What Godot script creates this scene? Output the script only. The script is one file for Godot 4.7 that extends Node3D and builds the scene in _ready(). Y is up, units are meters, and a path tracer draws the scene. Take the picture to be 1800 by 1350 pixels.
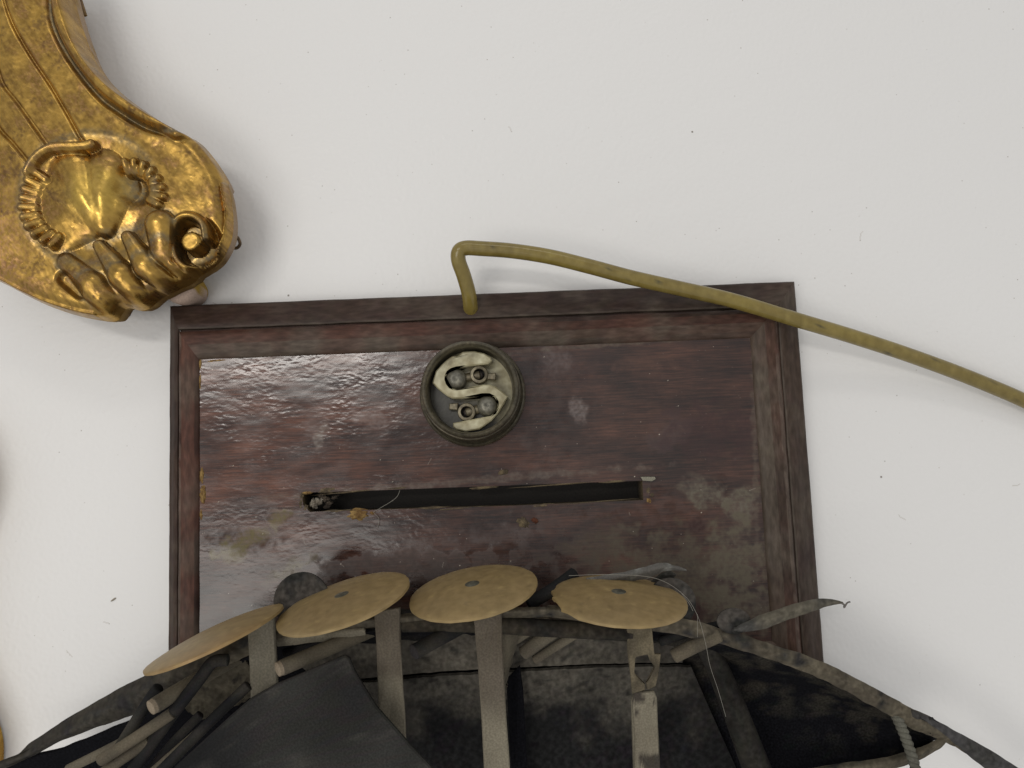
extends Node3D

# A wall-lamp in the shape of a longship on a mahogany plinth, with a gilt scroll foot beside it, on a white table.
# Millimetre-sized details; units are metres.

const W := 0.19227
const DEP := 0.12128
const PANEL_H := 0.0118
const BANDS := {"left": Vector2(0.0046, 0.0061), "right": Vector2(0.0078, 0.0083), "top": Vector2(0.0088, 0.0088), "bottom": Vector2(0.0070, 0.0080)}

var noise := FastNoiseLite.new()
var rough_noise := FastNoiseLite.new()
var rng := RandomNumberGenerator.new()
var M := {}

# ------------------------------------------------------------------ helpers

func smooth(a: float, b: float, x: float) -> float:
	var t := clampf((x - a) / (b - a), 0.0, 1.0)
	return t * t * (3.0 - 2.0 * t)

func n3(p: Vector3, per_mm: float, shift := 0.0) -> float:
	var q := p * 1000.0 * per_mm
	return noise.get_noise_3d(q.x + shift, q.y + shift * 0.7, q.z)

func patchy(p: Vector3, a: Color, b: Color, per_mm: float, bias: float, soft: float, shift := 0.0) -> Color:
	return a.lerp(b, smooth(bias - soft, bias + soft, n3(p, per_mm, shift)))

func cr(a: Vector3, b: Vector3, c: Vector3, d: Vector3, t: float) -> Vector3:
	return 0.5 * ((2.0 * b) + (c - a) * t + (2.0 * a - 5.0 * b + 4.0 * c - d) * t * t + (3.0 * b - a - 3.0 * c + d) * t * t * t)

func spline(pts: Array, n: int) -> Array:
	var out := []
	var last := pts.size() - 1
	for i in n:
		var f := float(i) / float(n - 1) * last
		var k := mini(int(f), last - 1)
		out.append(cr(pts[maxi(k - 1, 0)], pts[k], pts[k + 1], pts[mini(k + 2, last)], f - k))
	return out

func tag(o: Node, label: String, category := "", group := "", kind := "") -> void:
	if label: o.set_meta("label", label)
	if category: o.set_meta("category", category)
	if group: o.set_meta("group", group)
	if kind: o.set_meta("kind", kind)

func thing(called: String, at: Vector3, label: String, category: String, group := "") -> Node3D:
	var o := Node3D.new()
	o.name = called
	add_child(o, true)
	o.position = at
	tag(o, label, category, group)
	return o

# a mesh whose points are given in the scene's own axes, hung under a thing or a part
func part(called: String, mesh: Mesh, mat: Material, parent: Node3D, label := "") -> MeshInstance3D:
	var o := own(called, mesh, mat, parent, label)
	o.transform = parent.global_transform.affine_inverse()
	return o

# a mesh whose points are given in its parent's axes
func own(called: String, mesh: Mesh, mat: Material, parent: Node3D, label := "") -> MeshInstance3D:
	var o := MeshInstance3D.new()
	o.name = called
	o.mesh = mesh
	o.material_override = mat
	parent.add_child(o, true)
	if label: o.set_meta("label", label)
	return o

func commit(v: PackedVector3Array, n: PackedVector3Array, c: PackedColorArray, ix: PackedInt32Array, uv := PackedVector2Array()) -> ArrayMesh:
	for k in range(0, ix.size(), 3):                                # front faces run clockwise, on the side the normals point to
		var i := ix[k]
		if (v[ix[k + 2]] - v[i]).cross(v[ix[k + 1]] - v[i]).dot(n[i] + n[ix[k + 1]] + n[ix[k + 2]]) < 0.0:
			ix[k] = ix[k + 1]
			ix[k + 1] = i
	var a := []
	a.resize(Mesh.ARRAY_MAX)
	a[Mesh.ARRAY_VERTEX] = v
	a[Mesh.ARRAY_NORMAL] = n
	a[Mesh.ARRAY_COLOR] = c
	a[Mesh.ARRAY_INDEX] = ix
	if uv.size() == v.size(): a[Mesh.ARRAY_TEX_UV] = uv
	var m := ArrayMesh.new()
	m.add_surface_from_arrays(Mesh.PRIMITIVE_TRIANGLES, a)
	return m

# a curved plate of some thickness through rows of points; the rows run along u
func sheet(rows: Array, nu: int, nv: int, thick: float, tint, bump := 0.0, bump_freq := 0.2) -> ArrayMesh:
	var dense := []
	for r in rows: dense.append(spline(r, nu))
	var grid := []
	for i in nu:
		var column := []
		for r in dense: column.append(r[i])
		grid.append(spline(column, nv))
	var v := PackedVector3Array()
	var n := PackedVector3Array()
	var c := PackedColorArray()
	var ix := PackedInt32Array()
	var top := []
	var low := []
	var nn := []
	for i in nu:
		top.append([]); low.append([]); nn.append([])
		for j in nv:
			var du: Vector3 = grid[mini(i + 1, nu - 1)][j] - grid[maxi(i - 1, 0)][j]
			var dv: Vector3 = grid[i][mini(j + 1, nv - 1)] - grid[i][maxi(j - 1, 0)]
			var m := dv.cross(du).normalized()
			if m.y < 0.0: m = -m
			var p: Vector3 = grid[i][j]
			p += m * bump * noise.get_noise_3d(p.x * 1000.0 * bump_freq * 5.0, p.y * 1000.0, p.z * 1000.0 * bump_freq * 5.0)
			top[i].append(p); nn[i].append(m); low[i].append(p - m * thick)
	for side in 2:
		var base := v.size()
		for i in nu:
			for j in nv:
				var p: Vector3 = top[i][j] if side == 0 else low[i][j]
				v.append(p); n.append(nn[i][j] if side == 0 else -nn[i][j]); c.append(tint.call(p))
		for i in nu - 1:
			for j in nv - 1:
				var a := base + i * nv + j
				if side == 0: ix.append_array([a, a + nv, a + 1, a + 1, a + nv, a + nv + 1])
				else: ix.append_array([a, a + 1, a + nv, a + 1, a + nv + 1, a + nv])
	var ring := []
	for i in nu: ring.append([i, 0])
	for j in range(1, nv): ring.append([nu - 1, j])
	for i in range(nu - 2, -1, -1): ring.append([i, nv - 1])
	for j in range(nv - 2, 0, -1): ring.append([0, j])
	for k in ring.size():
		var e = ring[k]
		var f = ring[(k + 1) % ring.size()]
		var p: Vector3 = top[e[0]][e[1]]
		var q: Vector3 = top[f[0]][f[1]]
		var p2: Vector3 = low[e[0]][e[1]]
		var q2: Vector3 = low[f[0]][f[1]]
		var m := (q - p).cross(nn[e[0]][e[1]]).normalized()
		var b := v.size()
		for w in [p, q, q2, p2]:
			v.append(w); n.append(m); c.append(tint.call(w))
		ix.append_array([b, b + 1, b + 2, b, b + 2, b + 3])
	return commit(v, n, c, ix)

# a round bar along a smooth path, its ends rounded
func tube(path: Array, radii, sides: int, sub: int, tint, cap := 0.35) -> ArrayMesh:
	var pts := spline(path, sub) if path.size() > 2 or sub > 2 else path
	var count := pts.size()
	var v := PackedVector3Array()
	var n := PackedVector3Array()
	var c := PackedColorArray()
	var ix := PackedInt32Array()
	var up := Vector3.UP
	for i in count:
		var d: Vector3 = (pts[mini(i + 1, count - 1)] - pts[maxi(i - 1, 0)]).normalized()
		if absf(d.dot(up)) > 0.97: up = Vector3.RIGHT
		var s := d.cross(up).normalized()
		up = s.cross(d).normalized()
		var r: float = radii if radii is float else lerpf(radii[0], radii[1], float(i) / (count - 1))
		for k in sides:
			var a := TAU * k / sides
			var o := s * cos(a) + up * sin(a)
			var p: Vector3 = pts[i] + o * r
			v.append(p); n.append(o); c.append(tint.call(p))
		if i > 0:
			for k in sides:
				var a := (i - 1) * sides + k
				var b := (i - 1) * sides + (k + 1) % sides
				ix.append_array([a, b, a + sides, b, b + sides, a + sides])
	for e in 2:
		var at: Vector3 = pts[0] if e == 0 else pts[count - 1]
		var d: Vector3 = (pts[0] - pts[1]).normalized() if e == 0 else (pts[count - 1] - pts[count - 2]).normalized()
		var r: float = radii if radii is float else radii[e]
		var ring := []
		for k in sides: ring.append(v[(0 if e == 0 else (count - 1) * sides) + k] - at)
		var base := v.size()
		for s in [[1.0, 0.0], [0.8, 0.6], [0.45, 0.9]]:
			for k in sides:
				v.append(at + ring[k] * s[0] + d * r * cap * s[1]); n.append((ring[k].normalized() * (s[0] - 0.3) + d * (0.3 + s[1])).normalized()); c.append(tint.call(at))
		v.append(at + d * r * cap); n.append(d); c.append(tint.call(at))
		var tip := v.size() - 1
		for s in 2:
			for k in sides:
				var a := base + s * sides + k
				var b := base + s * sides + (k + 1) % sides
				ix.append_array([a, b, a + sides, b, b + sides, a + sides])
		for k in sides:
			ix.append_array([base + 2 * sides + k, base + 2 * sides + (k + 1) % sides, tip])
	return commit(v, n, c, ix)

# a plate cut to an outline, with a chamfered upper edge
func slab(outline: Array, thick: float, tint, split := 3, chamfer := 0.0003, bow := 0.0) -> ArrayMesh:
	var flat := PackedVector2Array()
	for p in outline: flat.append(Vector2(p.x, p.z))
	var pts := outline.duplicate()
	if Geometry2D.is_polygon_clockwise(flat):
		pts.reverse(); flat.reverse()
	var count := pts.size()
	var inner := []
	for i in count:
		var a := (flat[i] - flat[(i + count - 1) % count]).normalized()
		var b := (flat[(i + 1) % count] - flat[i]).normalized()
		var m := (a.orthogonal() + b.orthogonal()).normalized()
		var probe := flat[i] + m * chamfer * 0.3
		if not Geometry2D.is_point_in_polygon(probe, flat): m = -m
		inner.append(pts[i] + Vector3(m.x, 0, m.y) * chamfer)
	var inset := PackedVector2Array()
	for p in inner: inset.append(Vector2(p.x, p.z))
	var tri := Geometry2D.triangulate_polygon(inset)
	if tri.is_empty():
		tri = Geometry2D.triangulate_polygon(flat)
	var st := SurfaceTool.new()
	st.begin(Mesh.PRIMITIVE_TRIANGLES)
	var mid := Vector3.ZERO
	for p in pts: mid += p / count
	var lift := func(p: Vector3) -> Vector3: return p
	for k in range(0, tri.size(), 3):
		split_tri(st, inner[tri[k]], inner[tri[k + 1]], inner[tri[k + 2]], split, tint, bow, true)
		split_tri(st, pts[tri[k]] - Vector3(0, thick, 0), pts[tri[k + 1]] - Vector3(0, thick, 0), pts[tri[k + 2]] - Vector3(0, thick, 0), 0, tint, 0.0, false)
	for i in count:
		var j := (i + 1) % count
		var down := Vector3(0, chamfer, 0)
		quad(st, inner[i], inner[j], pts[j] - down, pts[i] - down, tint, mid)
		quad(st, pts[i] - down, pts[j] - down, pts[j] - Vector3(0, thick, 0), pts[i] - Vector3(0, thick, 0), tint, mid)
	return st.commit()

func split_tri(st: SurfaceTool, a: Vector3, b: Vector3, c: Vector3, k: int, tint, bow: float, upwards: bool) -> void:
	if k > 0:
		var ab := (a + b) / 2
		var bc := (b + c) / 2
		var ca := (c + a) / 2
		split_tri(st, a, ab, ca, k - 1, tint, bow, upwards); split_tri(st, ab, b, bc, k - 1, tint, bow, upwards)
		split_tri(st, ca, bc, c, k - 1, tint, bow, upwards); split_tri(st, ab, bc, ca, k - 1, tint, bow, upwards)
		return
	var m := (b - a).cross(c - a).normalized()
	if (m.y > 0) != upwards:
		var t := b
		b = c; c = t
		m = -m
	st.set_normal(m)
	for p in [a, c, b]:
		st.set_color(tint.call(p))
		st.add_vertex(p)

func quad(st: SurfaceTool, a: Vector3, b: Vector3, c: Vector3, d: Vector3, tint, mid: Vector3) -> void:
	var m := (b - a).cross(d - a).normalized()
	if m.dot((a + c) / 2 - mid) < 0 and absf(m.y) < 0.9: m = -m
	if m.y < -0.1: m = -m
	var order := [a, b, c, a, c, d]
	if (b - a).cross(c - a).dot(m) > 0: order = [a, c, b, a, d, c]
	for p in order:
		st.set_normal(m)
		st.set_color(tint.call(p))
		st.add_vertex(p)

# turned shape: profile of (radius, height) from the outside to the inside
func lathe(profile: Array, at: Vector3, segs: int, tint, sharp := 0.6) -> ArrayMesh:
	var v := PackedVector3Array()
	var n := PackedVector3Array()
	var c := PackedColorArray()
	var ix := PackedInt32Array()
	for k in profile.size() - 1:
		var a: Vector2 = profile[k]
		var b: Vector2 = profile[k + 1]
		var t := (b - a).normalized()
		var before: Vector2 = (a - profile[k - 1]).normalized() if k > 0 else t
		var after: Vector2 = (profile[k + 2] - b).normalized() if k + 2 < profile.size() else t
		var ta := (t + before).normalized() if t.dot(before) > sharp else t
		var tb := (t + after).normalized() if t.dot(after) > sharp else t
		var base := v.size()
		for s in segs + 1:
			var e := Vector3(cos(TAU * s / segs), 0, sin(TAU * s / segs))
			for q in [[a, ta], [b, tb]]:
				var p: Vector3 = at + e * q[0].x + Vector3(0, q[0].y, 0)
				v.append(p)
				n.append((e * q[1].y - Vector3(0, q[1].x, 0)).normalized() * (-1.0 if false else 1.0))
				c.append(tint.call(p))
		for s in segs:
			var i := base + s * 2
			ix.append_array([i, i + 2, i + 1, i + 1, i + 2, i + 3])
	return commit(v, n, c, ix)

# a small ragged crumb, splinter or clump lying on a surface
func lump(at: Vector3, rx: float, rz: float, high: float, turn: float, seed_shift: float, tint, ragged := 0.35) -> ArrayMesh:
	var v := PackedVector3Array()
	var c := PackedColorArray()
	var segs := 20
	var rings := 6
	var st := SurfaceTool.new()
	st.begin(Mesh.PRIMITIVE_TRIANGLES)
	var pts := []
	for r in rings + 1:
		var row := []
		var f := float(r) / rings
		for s in segs:
			var a := TAU * s / segs
			var e := Vector2(cos(a), sin(a))
			var wob := 1.0 + ragged * noise.get_noise_3d(e.x * 60.0 + seed_shift * 37.0, e.y * 60.0, f * 12.0) * 2.0
			var q := Vector2(e.x * rx * f * wob, e.y * rz * f * wob).rotated(turn)
			var y := high * (1.0 - f * f) + high * 0.8 * ragged * noise.get_noise_3d(q.x * 60000.0 + seed_shift * 91.0, 5.0, q.y * 60000.0)
			if r == rings: y = -0.0004
			row.append(at + Vector3(q.x, y, q.y))
		pts.append(row)
	for r in rings:
		for s in segs:
			var a: Vector3 = pts[r][s]
			var b: Vector3 = pts[r][(s + 1) % segs]
			var d: Vector3 = pts[r + 1][s]
			var e: Vector3 = pts[r + 1][(s + 1) % segs]
			for p in ([a, e, d] if r == 0 else [a, b, d, b, e, d]):
				st.set_color(tint.call(p))
				st.add_vertex(p)
	st.index()
	st.generate_normals()
	return st.commit()

func grain(freq: float, octaves: int, low: Color, high: Color, size := 512, seed_ := 1, kind := FastNoiseLite.TYPE_SIMPLEX_SMOOTH) -> NoiseTexture2D:
	var f := FastNoiseLite.new()
	f.seed = seed_
	f.noise_type = kind
	f.frequency = freq
	f.fractal_octaves = octaves
	var t := NoiseTexture2D.new()
	t.width = size; t.height = size
	t.seamless = true
	t.noise = f
	var g := Gradient.new()
	g.set_color(0, low); g.set_color(1, high)
	t.color_ramp = g
	return t

func mat(rough: float, metal := 0.0, scale_ := 12.0, tex: Texture2D = null, bump: Texture2D = null, bump_cm := 0.01, shine := 0.5) -> StandardMaterial3D:
	var m := StandardMaterial3D.new()
	m.roughness = rough
	m.metallic = metal
	m.metallic_specular = shine
	m.vertex_color_use_as_albedo = true
	m.uv1_triplanar = true
	m.uv1_world_triplanar = true
	m.uv1_scale = Vector3.ONE * scale_
	if tex: m.albedo_texture = tex
	if bump:
		m.heightmap_enabled = true
		m.heightmap_texture = bump
		m.heightmap_scale = bump_cm
	return m

# ------------------------------------------------------------------ the scene

func _ready() -> void:
	var cam := Camera3D.new()
	cam.name = "camera"
	cam.fov = 51.481
	cam.near = 0.01
	cam.far = 20.0
	add_child(cam)
	cam.position = Vector3(0.00000, 0.24868, 0.02570)
	cam.rotation_degrees = Vector3(-84.1, 0, 0)
	cam.current = true
	var we := WorldEnvironment.new()
	we.name = "environment"
	var env := Environment.new()
	env.background_mode = Environment.BG_COLOR
	env.background_color = Color(0.51, 0.507, 0.507).linear_to_srgb()
	env.tonemap_mode = Environment.TONE_MAPPER_LINEAR
	env.tonemap_exposure = 1.06
	env.sdfgi_enabled = true
	env.ssao_enabled = true
	env.ssil_enabled = true
	we.environment = env
	add_child(we)
	# ceiling lamps: one long tube and a wide diffuser, both up to the left of the photographer
	for d in [["ceiling_tube_lamp", Vector3(-0.66, 2.0, -0.34), Vector2(0.72, 0.14), 0.6], ["bench_diffuser_lamp", Vector3(-0.46, 1.0, 0.32), Vector2(0.56, 0.40), 0.26], ["ceiling_far_lamp", Vector3(0.2, 2.2, -2.4), Vector2(1.4, 0.4), 0.6]]:
		var l := AreaLight3D.new()
		l.name = d[0]
		add_child(l)
		l.position = d[1]
		l.rotation_degrees = Vector3(-90, 0, 0) if d[0] != "ceiling_far_lamp" else Vector3(-140, 0, 0)
		if d[0] == "ceiling_far_lamp": l.look_at(Vector3(0, 0, 0), Vector3.UP)
		l.area_size = d[2]
		l.area_normalize_energy = true
		l.light_energy = d[3]
		l.light_color = Color(1.0, 0.985, 0.96)
		l.area_range = 8.0
		l.shadow_enabled = true

	noise.seed = 7
	noise.frequency = 1.0
	noise.noise_type = FastNoiseLite.TYPE_SIMPLEX_SMOOTH
	noise.fractal_octaves = 4
	noise.frequency = 0.2
	rng.seed = 11
	rough_noise.seed = 23
	rough_noise.noise_type = FastNoiseLite.TYPE_SIMPLEX_SMOOTH
	rough_noise.frequency = 0.16
	rough_noise.fractal_octaves = 2
	materials()
	build_table()
	build_plinth()
	build_cable()
	build_ship()
	build_foot()
	build_small_things()

func materials() -> void:
	var fine := grain(0.06, 5, Color(0.55, 0.55, 0.55), Color(1, 1, 1), 512, 3)
	var speck := grain(0.12, 4, Color(0.35, 0.35, 0.35), Color(1, 1, 1), 512, 9)
	var coarse := grain(0.02, 5, Color(0.25, 0.25, 0.25), Color(1, 1, 1), 512, 5)
	var soft := grain(0.08, 4, Color(0.74, 0.74, 0.74), Color(1, 1, 1), 512, 4)
	M.fine = fine
	M.coarse = coarse
	M.dusty = mat(0.95, 0.0, 16.0, fine, coarse, 0.012, 0.18)
	M.black = mat(0.9, 0.0, 20.0, speck, coarse, 0.01, 0.16)
	M.strap = mat(0.9, 0.0, 34.0, soft, fine, 0.003, 0.22)
	M.shield = mat(0.5, 0.25, 18.0, grain(0.03, 5, Color(0.80, 0.79, 0.76), Color(1, 1, 1), 512, 21), fine, 0.002)
	M.rod = mat(0.9, 0.0, 40.0, soft, fine, 0.003, 0.22)
	M.brass = mat(0.42, 0.35, 26.0, fine, fine, 0.004)
	M.ivory = mat(0.35, 0.0, 30.0, grain(0.03, 5, Color(0.62, 0.58, 0.5), Color(1, 1, 1), 256, 33), fine, 0.003)
	M.cable = mat(0.2, 0.0, 20.0, grain(0.05, 4, Color(0.8, 0.78, 0.7), Color(1, 1, 1), 256, 44), fine, 0.002)
	M.crumb = mat(0.9, 0.0, 60.0, speck, fine, 0.02)
	var wood := grain(0.02, 5, Color(0.62, 0.6, 0.58), Color(1, 1, 1), 512, 13)
	M.wood = mat(0.5, 0.0, 1.0, wood, wood, 0.006, 0.3)
	M.wood.uv1_world_triplanar = false
	M.wood.uv1_scale = Vector3(16, 60, 60)
	M.wood_cross = M.wood.duplicate()
	M.wood_cross.uv1_scale = Vector3(60, 60, 16)
	var leaf := grain(0.035, 6, Color(0.0, 0.0, 0.0), Color(1, 1, 1), 1024, 17, FastNoiseLite.TYPE_PERLIN)
	M.gilt = mat(0.36, 0.92, 16.0, grain(0.03, 6, Color(0.82, 0.8, 0.76), Color(1, 1, 1), 1024, 18), leaf, 0.0022)
	M.gilt.roughness = 0.47
	M.gilt.roughness_texture = grain(0.03, 5, Color(0.35, 0.35, 0.35), Color(1, 1, 1), 512, 19)
	M.thread = mat(0.5)

# ------------------------------------------------------------------ table

func build_table() -> void:
	var wide := 0.42
	var w := 1680
	var h := 1260
	var im := Image.create(w, h, false, Image.FORMAT_RGB8)
	im.fill(Color(0.90, 0.896, 0.888))
	for i in 900:                                                   # dust specks and lint on the white surface
		var x := rng.randi_range(2, w - 8)
		var y := rng.randi_range(2, h - 8)
		var k := rng.randf()
		var tone := Color(0.88, 0.875, 0.86).lerp(Color(0.5, 0.47, 0.43), k * k * k)
		if i % 61 == 0: tone = Color(0.40, 0.37, 0.33)
		im.set_pixel(x, y, tone)
		if i % 61 == 0:
			im.set_pixel(x + 1, y, tone); im.set_pixel(x, y + 1, tone.lightened(0.2)); im.set_pixel(x + 1, y + 1, tone.lightened(0.1))
		if i % 31 == 0:
			var d := Vector2.from_angle(rng.randf() * TAU)
			var q := Vector2(x, y)
			for s in rng.randi_range(5, 14):
				q += d
				d = d.rotated(rng.randf_range(-0.3, 0.3))
				if q.x > 1 and q.y > 1 and q.x < w - 2 and q.y < h - 2: im.set_pixelv(Vector2i(q), Color(0.79, 0.775, 0.75))
	var hm := Image.create(640, 480, false, Image.FORMAT_RGB8)
	for y in 480:
		for x in 640:
			var wave := sin((x * 0.35 + y) * TAU / 21.0 + 1.6 * noise.get_noise_2d(x * 0.06, y * 0.06)) * (0.5 + 0.5 * noise.get_noise_2d(x * 0.04 + 90.0, y * 0.04))
			var f := 0.5 + 0.16 * wave + 0.34 * noise.get_noise_2d(x * 2.2, y * 2.2)
			hm.set_pixel(x, y, Color(f, f, f))
	var m := StandardMaterial3D.new()
	m.albedo_texture = ImageTexture.create_from_image(im)
	m.roughness = 0.42
	m.heightmap_enabled = true
	m.heightmap_texture = ImageTexture.create_from_image(hm)
	m.heightmap_scale = 0.028
	var v := PackedVector3Array()
	var n := PackedVector3Array()
	var c := PackedColorArray()
	var uv := PackedVector2Array()
	for p in [Vector3(-0.9, 0, -0.7), Vector3(0.9, 0, -0.7), Vector3(0.9, 0, 0.7), Vector3(-0.9, 0, 0.7), Vector3(-0.9, -0.02, -0.7), Vector3(0.9, -0.02, -0.7), Vector3(0.9, -0.02, 0.7), Vector3(-0.9, -0.02, 0.7)]:
		v.append(p); n.append(Vector3.UP if p.y == 0 else Vector3.DOWN); c.append(Color.WHITE)
		uv.append(Vector2((p.x + wide / 2) / wide, (p.z + wide * 0.375) / (wide * 0.75)))
	var mesh := commit(v, n, c, PackedInt32Array([0, 1, 2, 0, 2, 3, 4, 6, 5, 4, 7, 6]), uv)
	var o := own("table_surface", mesh, m, self)
	tag(o, "white table top with dust specks and faint ripples", "", "", "structure")

# ------------------------------------------------------------------ plinth and socket

func stain(im: Image, at: Vector2, rx: float, ry: float, turn: float, color: Color, share: float, ragged := 1.0, freq := 0.07) -> void:
	var w := im.get_width()
	var h := im.get_height()
	var c := Vector2(at.x * w, at.y * h)
	var reach := maxf(rx, ry) * 2.0
	for y in range(maxi(0, int(c.y - reach)), mini(h, int(c.y + reach))):
		for x in range(maxi(0, int(c.x - reach)), mini(w, int(c.x + reach))):
			var q := (Vector2(x, y) - c).rotated(-turn)
			var d := sqrt(q.x * q.x / (rx * rx) + q.y * q.y / (ry * ry)) + ragged * noise.get_noise_2d(x * freq * 2.0, y * freq * 2.0)
			var k := smooth(1.35, 0.45, d) * share * (0.85 + 0.55 * noise.get_noise_2d(x * 0.5 + 300.0, y * 0.5))
			if k > 0.01: im.set_pixel(x, y, im.get_pixel(x, y).lerp(color, clampf(k, 0, 1)))

func build_plinth() -> void:
	var plinth := thing("wooden_plinth", Vector3(-0.00660, 0.00000, 0.03348), "dark mahogany plinth with moulded edge, long slot and bulb holder", "plinth")
	plinth.rotation.y = 0.03972
	# --- varnished panel
	var w := 1100
	var h := 720
	var im := Image.create(w, h, false, Image.FORMAT_RGB8)
	var surf := Image.create(w, h, false, Image.FORMAT_RGB8)
	for y in h:
		for x in w:
			var g := noise.get_noise_2d(x * 0.055, y * 1.3)
			var g2 := noise.get_noise_2d(x * 0.16 + 500.0, y * 4.0)
			var big := noise.get_noise_2d(x * 0.03 + 50.0, y * 0.07 + 70.0)
			var k := 1.0 + 0.42 * g + 0.25 * g2 + 0.5 * big
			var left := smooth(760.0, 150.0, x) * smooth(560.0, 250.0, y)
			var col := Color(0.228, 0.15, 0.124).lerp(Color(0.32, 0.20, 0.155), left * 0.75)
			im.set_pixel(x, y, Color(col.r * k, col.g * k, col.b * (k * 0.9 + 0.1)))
			# red: relief of the wrinkled varnish; green: how matt it is
			var wr := 0.5 + 0.30 * rough_noise.get_noise_2d(x * 0.36, y * 0.7) * (0.6 + 0.9 * rough_noise.get_noise_2d(x * 0.07 + 40.0, y * 0.09)) + 0.36 * rough_noise.get_noise_2d(x * 0.10 + 70.0, y * 0.2)
			var crackle := absf(noise.get_noise_2d(x * 0.9 + 900.0, y * 1.9))
			var matt := smooth(520.0, 800.0, x + 90.0 * noise.get_noise_2d(x * 0.2, y * 0.2))
			var far := smooth(-0.4, 0.5, noise.get_noise_2d(x * 0.06 + 33.0, y * 0.13 + 12.0))
			surf.set_pixel(x, y, Color(clampf(wr * 0.8 + crackle * 0.05, 0, 1), clampf(0.14 + 0.28 * matt + 0.06 * far, 0, 1), 0))
	var dust := Color(0.39, 0.365, 0.315)
	for s in [
		[Vector2(0.1246, 0.5903), 62, 16, -0.35, Color(0.42, 0.39, 0.25), 0.75], [Vector2(0.1769, 0.5393), 26, 14, -0.7, Color(0.43, 0.40, 0.27), 0.7], [Vector2(0.1951, 0.6622), 40, 14, -0.5, Color(0.40, 0.37, 0.25), 0.7],
		[Vector2(0.0986, 0.6157), 30, 18, 0.2, Color(0.40, 0.37, 0.24), 0.6], [Vector2(0.8216, 0.5225), 40, 26, 0.4, dust, 0.85], [Vector2(0.8833, 0.5497), 34, 30, 0.0, dust, 0.85], [Vector2(0.7708, 0.7119), 150, 70, -0.1, Color(0.34, 0.31, 0.25), 0.8],
		[Vector2(0.8673, 0.6776), 50, 80, 0.1, Color(0.36, 0.33, 0.27), 0.8], [Vector2(0.6609, 0.6376), 70, 34, -0.2, Color(0.33, 0.30, 0.25), 0.6], [Vector2(0.8192, 0.7952), 150, 40, 0.0, Color(0.35, 0.32, 0.26), 0.8],
		[Vector2(0.3751, 0.6399), 120, 26, -0.06, Color(0.36, 0.32, 0.31), 0.55], [Vector2(0.5145, 0.6013), 60, 20, 0.0, Color(0.33, 0.29, 0.28), 0.5], [Vector2(0.2412, 0.3437), 10, 26, 0.25, Color(0.47, 0.44, 0.41), 0.75],  # first entry: grey band painted in for gloss on the varnish
		[Vector2(0.7837, 0.3709), 46, 26, -0.5, Color(0.33, 0.27, 0.26), 0.55], [Vector2(0.8452, 0.3748), 80, 50, 0.0, Color(0.19, 0.10, 0.10), 0.6], [Vector2(0.6307, 0.1927), 90, 30, 0.0, Color(0.19, 0.125, 0.12), 0.5],
		[Vector2(0.6407, 0.3032), 18, 22, 0.0, Color(0.52, 0.49, 0.48), 0.6], [Vector2(0.6090, 0.1772), 30, 24, 0.2, Color(0.42, 0.38, 0.37), 0.5], [Vector2(0.3190, 0.3068), 36, 16, 0.2, Color(0.50, 0.46, 0.45), 0.55],
		[Vector2(0.7459, 0.2000), 70, 14, 0.0, Color(0.36, 0.25, 0.2), 0.4], [Vector2(0.4174, 0.6897), 220, 30, 0.0, Color(0.27, 0.23, 0.21), 0.6], [Vector2(0.4740, 0.4690), 320, 7, -0.045, Color(0.40, 0.36, 0.32), 0.6],
		[Vector2(0.3039, 0.7893), 330, 40, 0.0, Color(0.25, 0.22, 0.2), 0.7], [Vector2(0.7390, 0.1427), 200, 5, -0.05, Color(0.38, 0.34, 0.28), 0.6], [Vector2(0.9099, 0.4620), 6, 240, 0.05, Color(0.36, 0.32, 0.27), 0.6],
		[Vector2(0.8141, 0.5998), 14, 14, 0.0, Color(0.20, 0.11, 0.10), 0.8], [Vector2(0.8018, 0.8007), 24, 16, 0.0, Color(0.20, 0.10, 0.09), 0.8]]:
		stain(im, s[0], s[1], s[2], s[3], s[4], s[5])
	for s in [[Vector2(0.7723, 0.6716), 190, 110], [Vector2(0.3747, 0.6601), 160, 22], [Vector2(0.1246, 0.5903), 62, 18], [Vector2(0.8299, 0.5326), 100, 34], [Vector2(0.1769, 0.5393), 26, 14]]:
		stain(surf, s[0], s[1], s[2], 0.0, Color(0.6, 0.8, 0), 0.8)
	for i in 420:
		var x := rng.randi_range(2, w - 3)
		var y := rng.randi_range(2, h - 3)
		var k := rng.randf()
		im.set_pixel(x, y, Color(0.45, 0.42, 0.38) if k < 0.8 else Color(0.85, 0.82, 0.76))
		if i % 9 == 0: im.set_pixel(x + 1, y, Color(0.8, 0.78, 0.72)); im.set_pixel(x, y + 1, Color(0.7, 0.68, 0.6))
		if i % 14 == 0:
			var d := Vector2.from_angle(rng.randf() * TAU)
			for t in rng.randi_range(4, 14): im.set_pixelv(Vector2i(clampi(int(x + d.x * t), 0, w - 1), clampi(int(y + d.y * t), 0, h - 1)), Color(0.5, 0.47, 0.43))
	var pm := StandardMaterial3D.new()
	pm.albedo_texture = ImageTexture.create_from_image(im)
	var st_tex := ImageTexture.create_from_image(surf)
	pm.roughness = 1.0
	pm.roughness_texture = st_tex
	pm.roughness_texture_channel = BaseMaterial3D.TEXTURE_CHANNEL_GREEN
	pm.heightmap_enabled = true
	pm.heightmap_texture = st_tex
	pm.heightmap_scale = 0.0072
	pm.metallic_specular = 0.5
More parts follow.
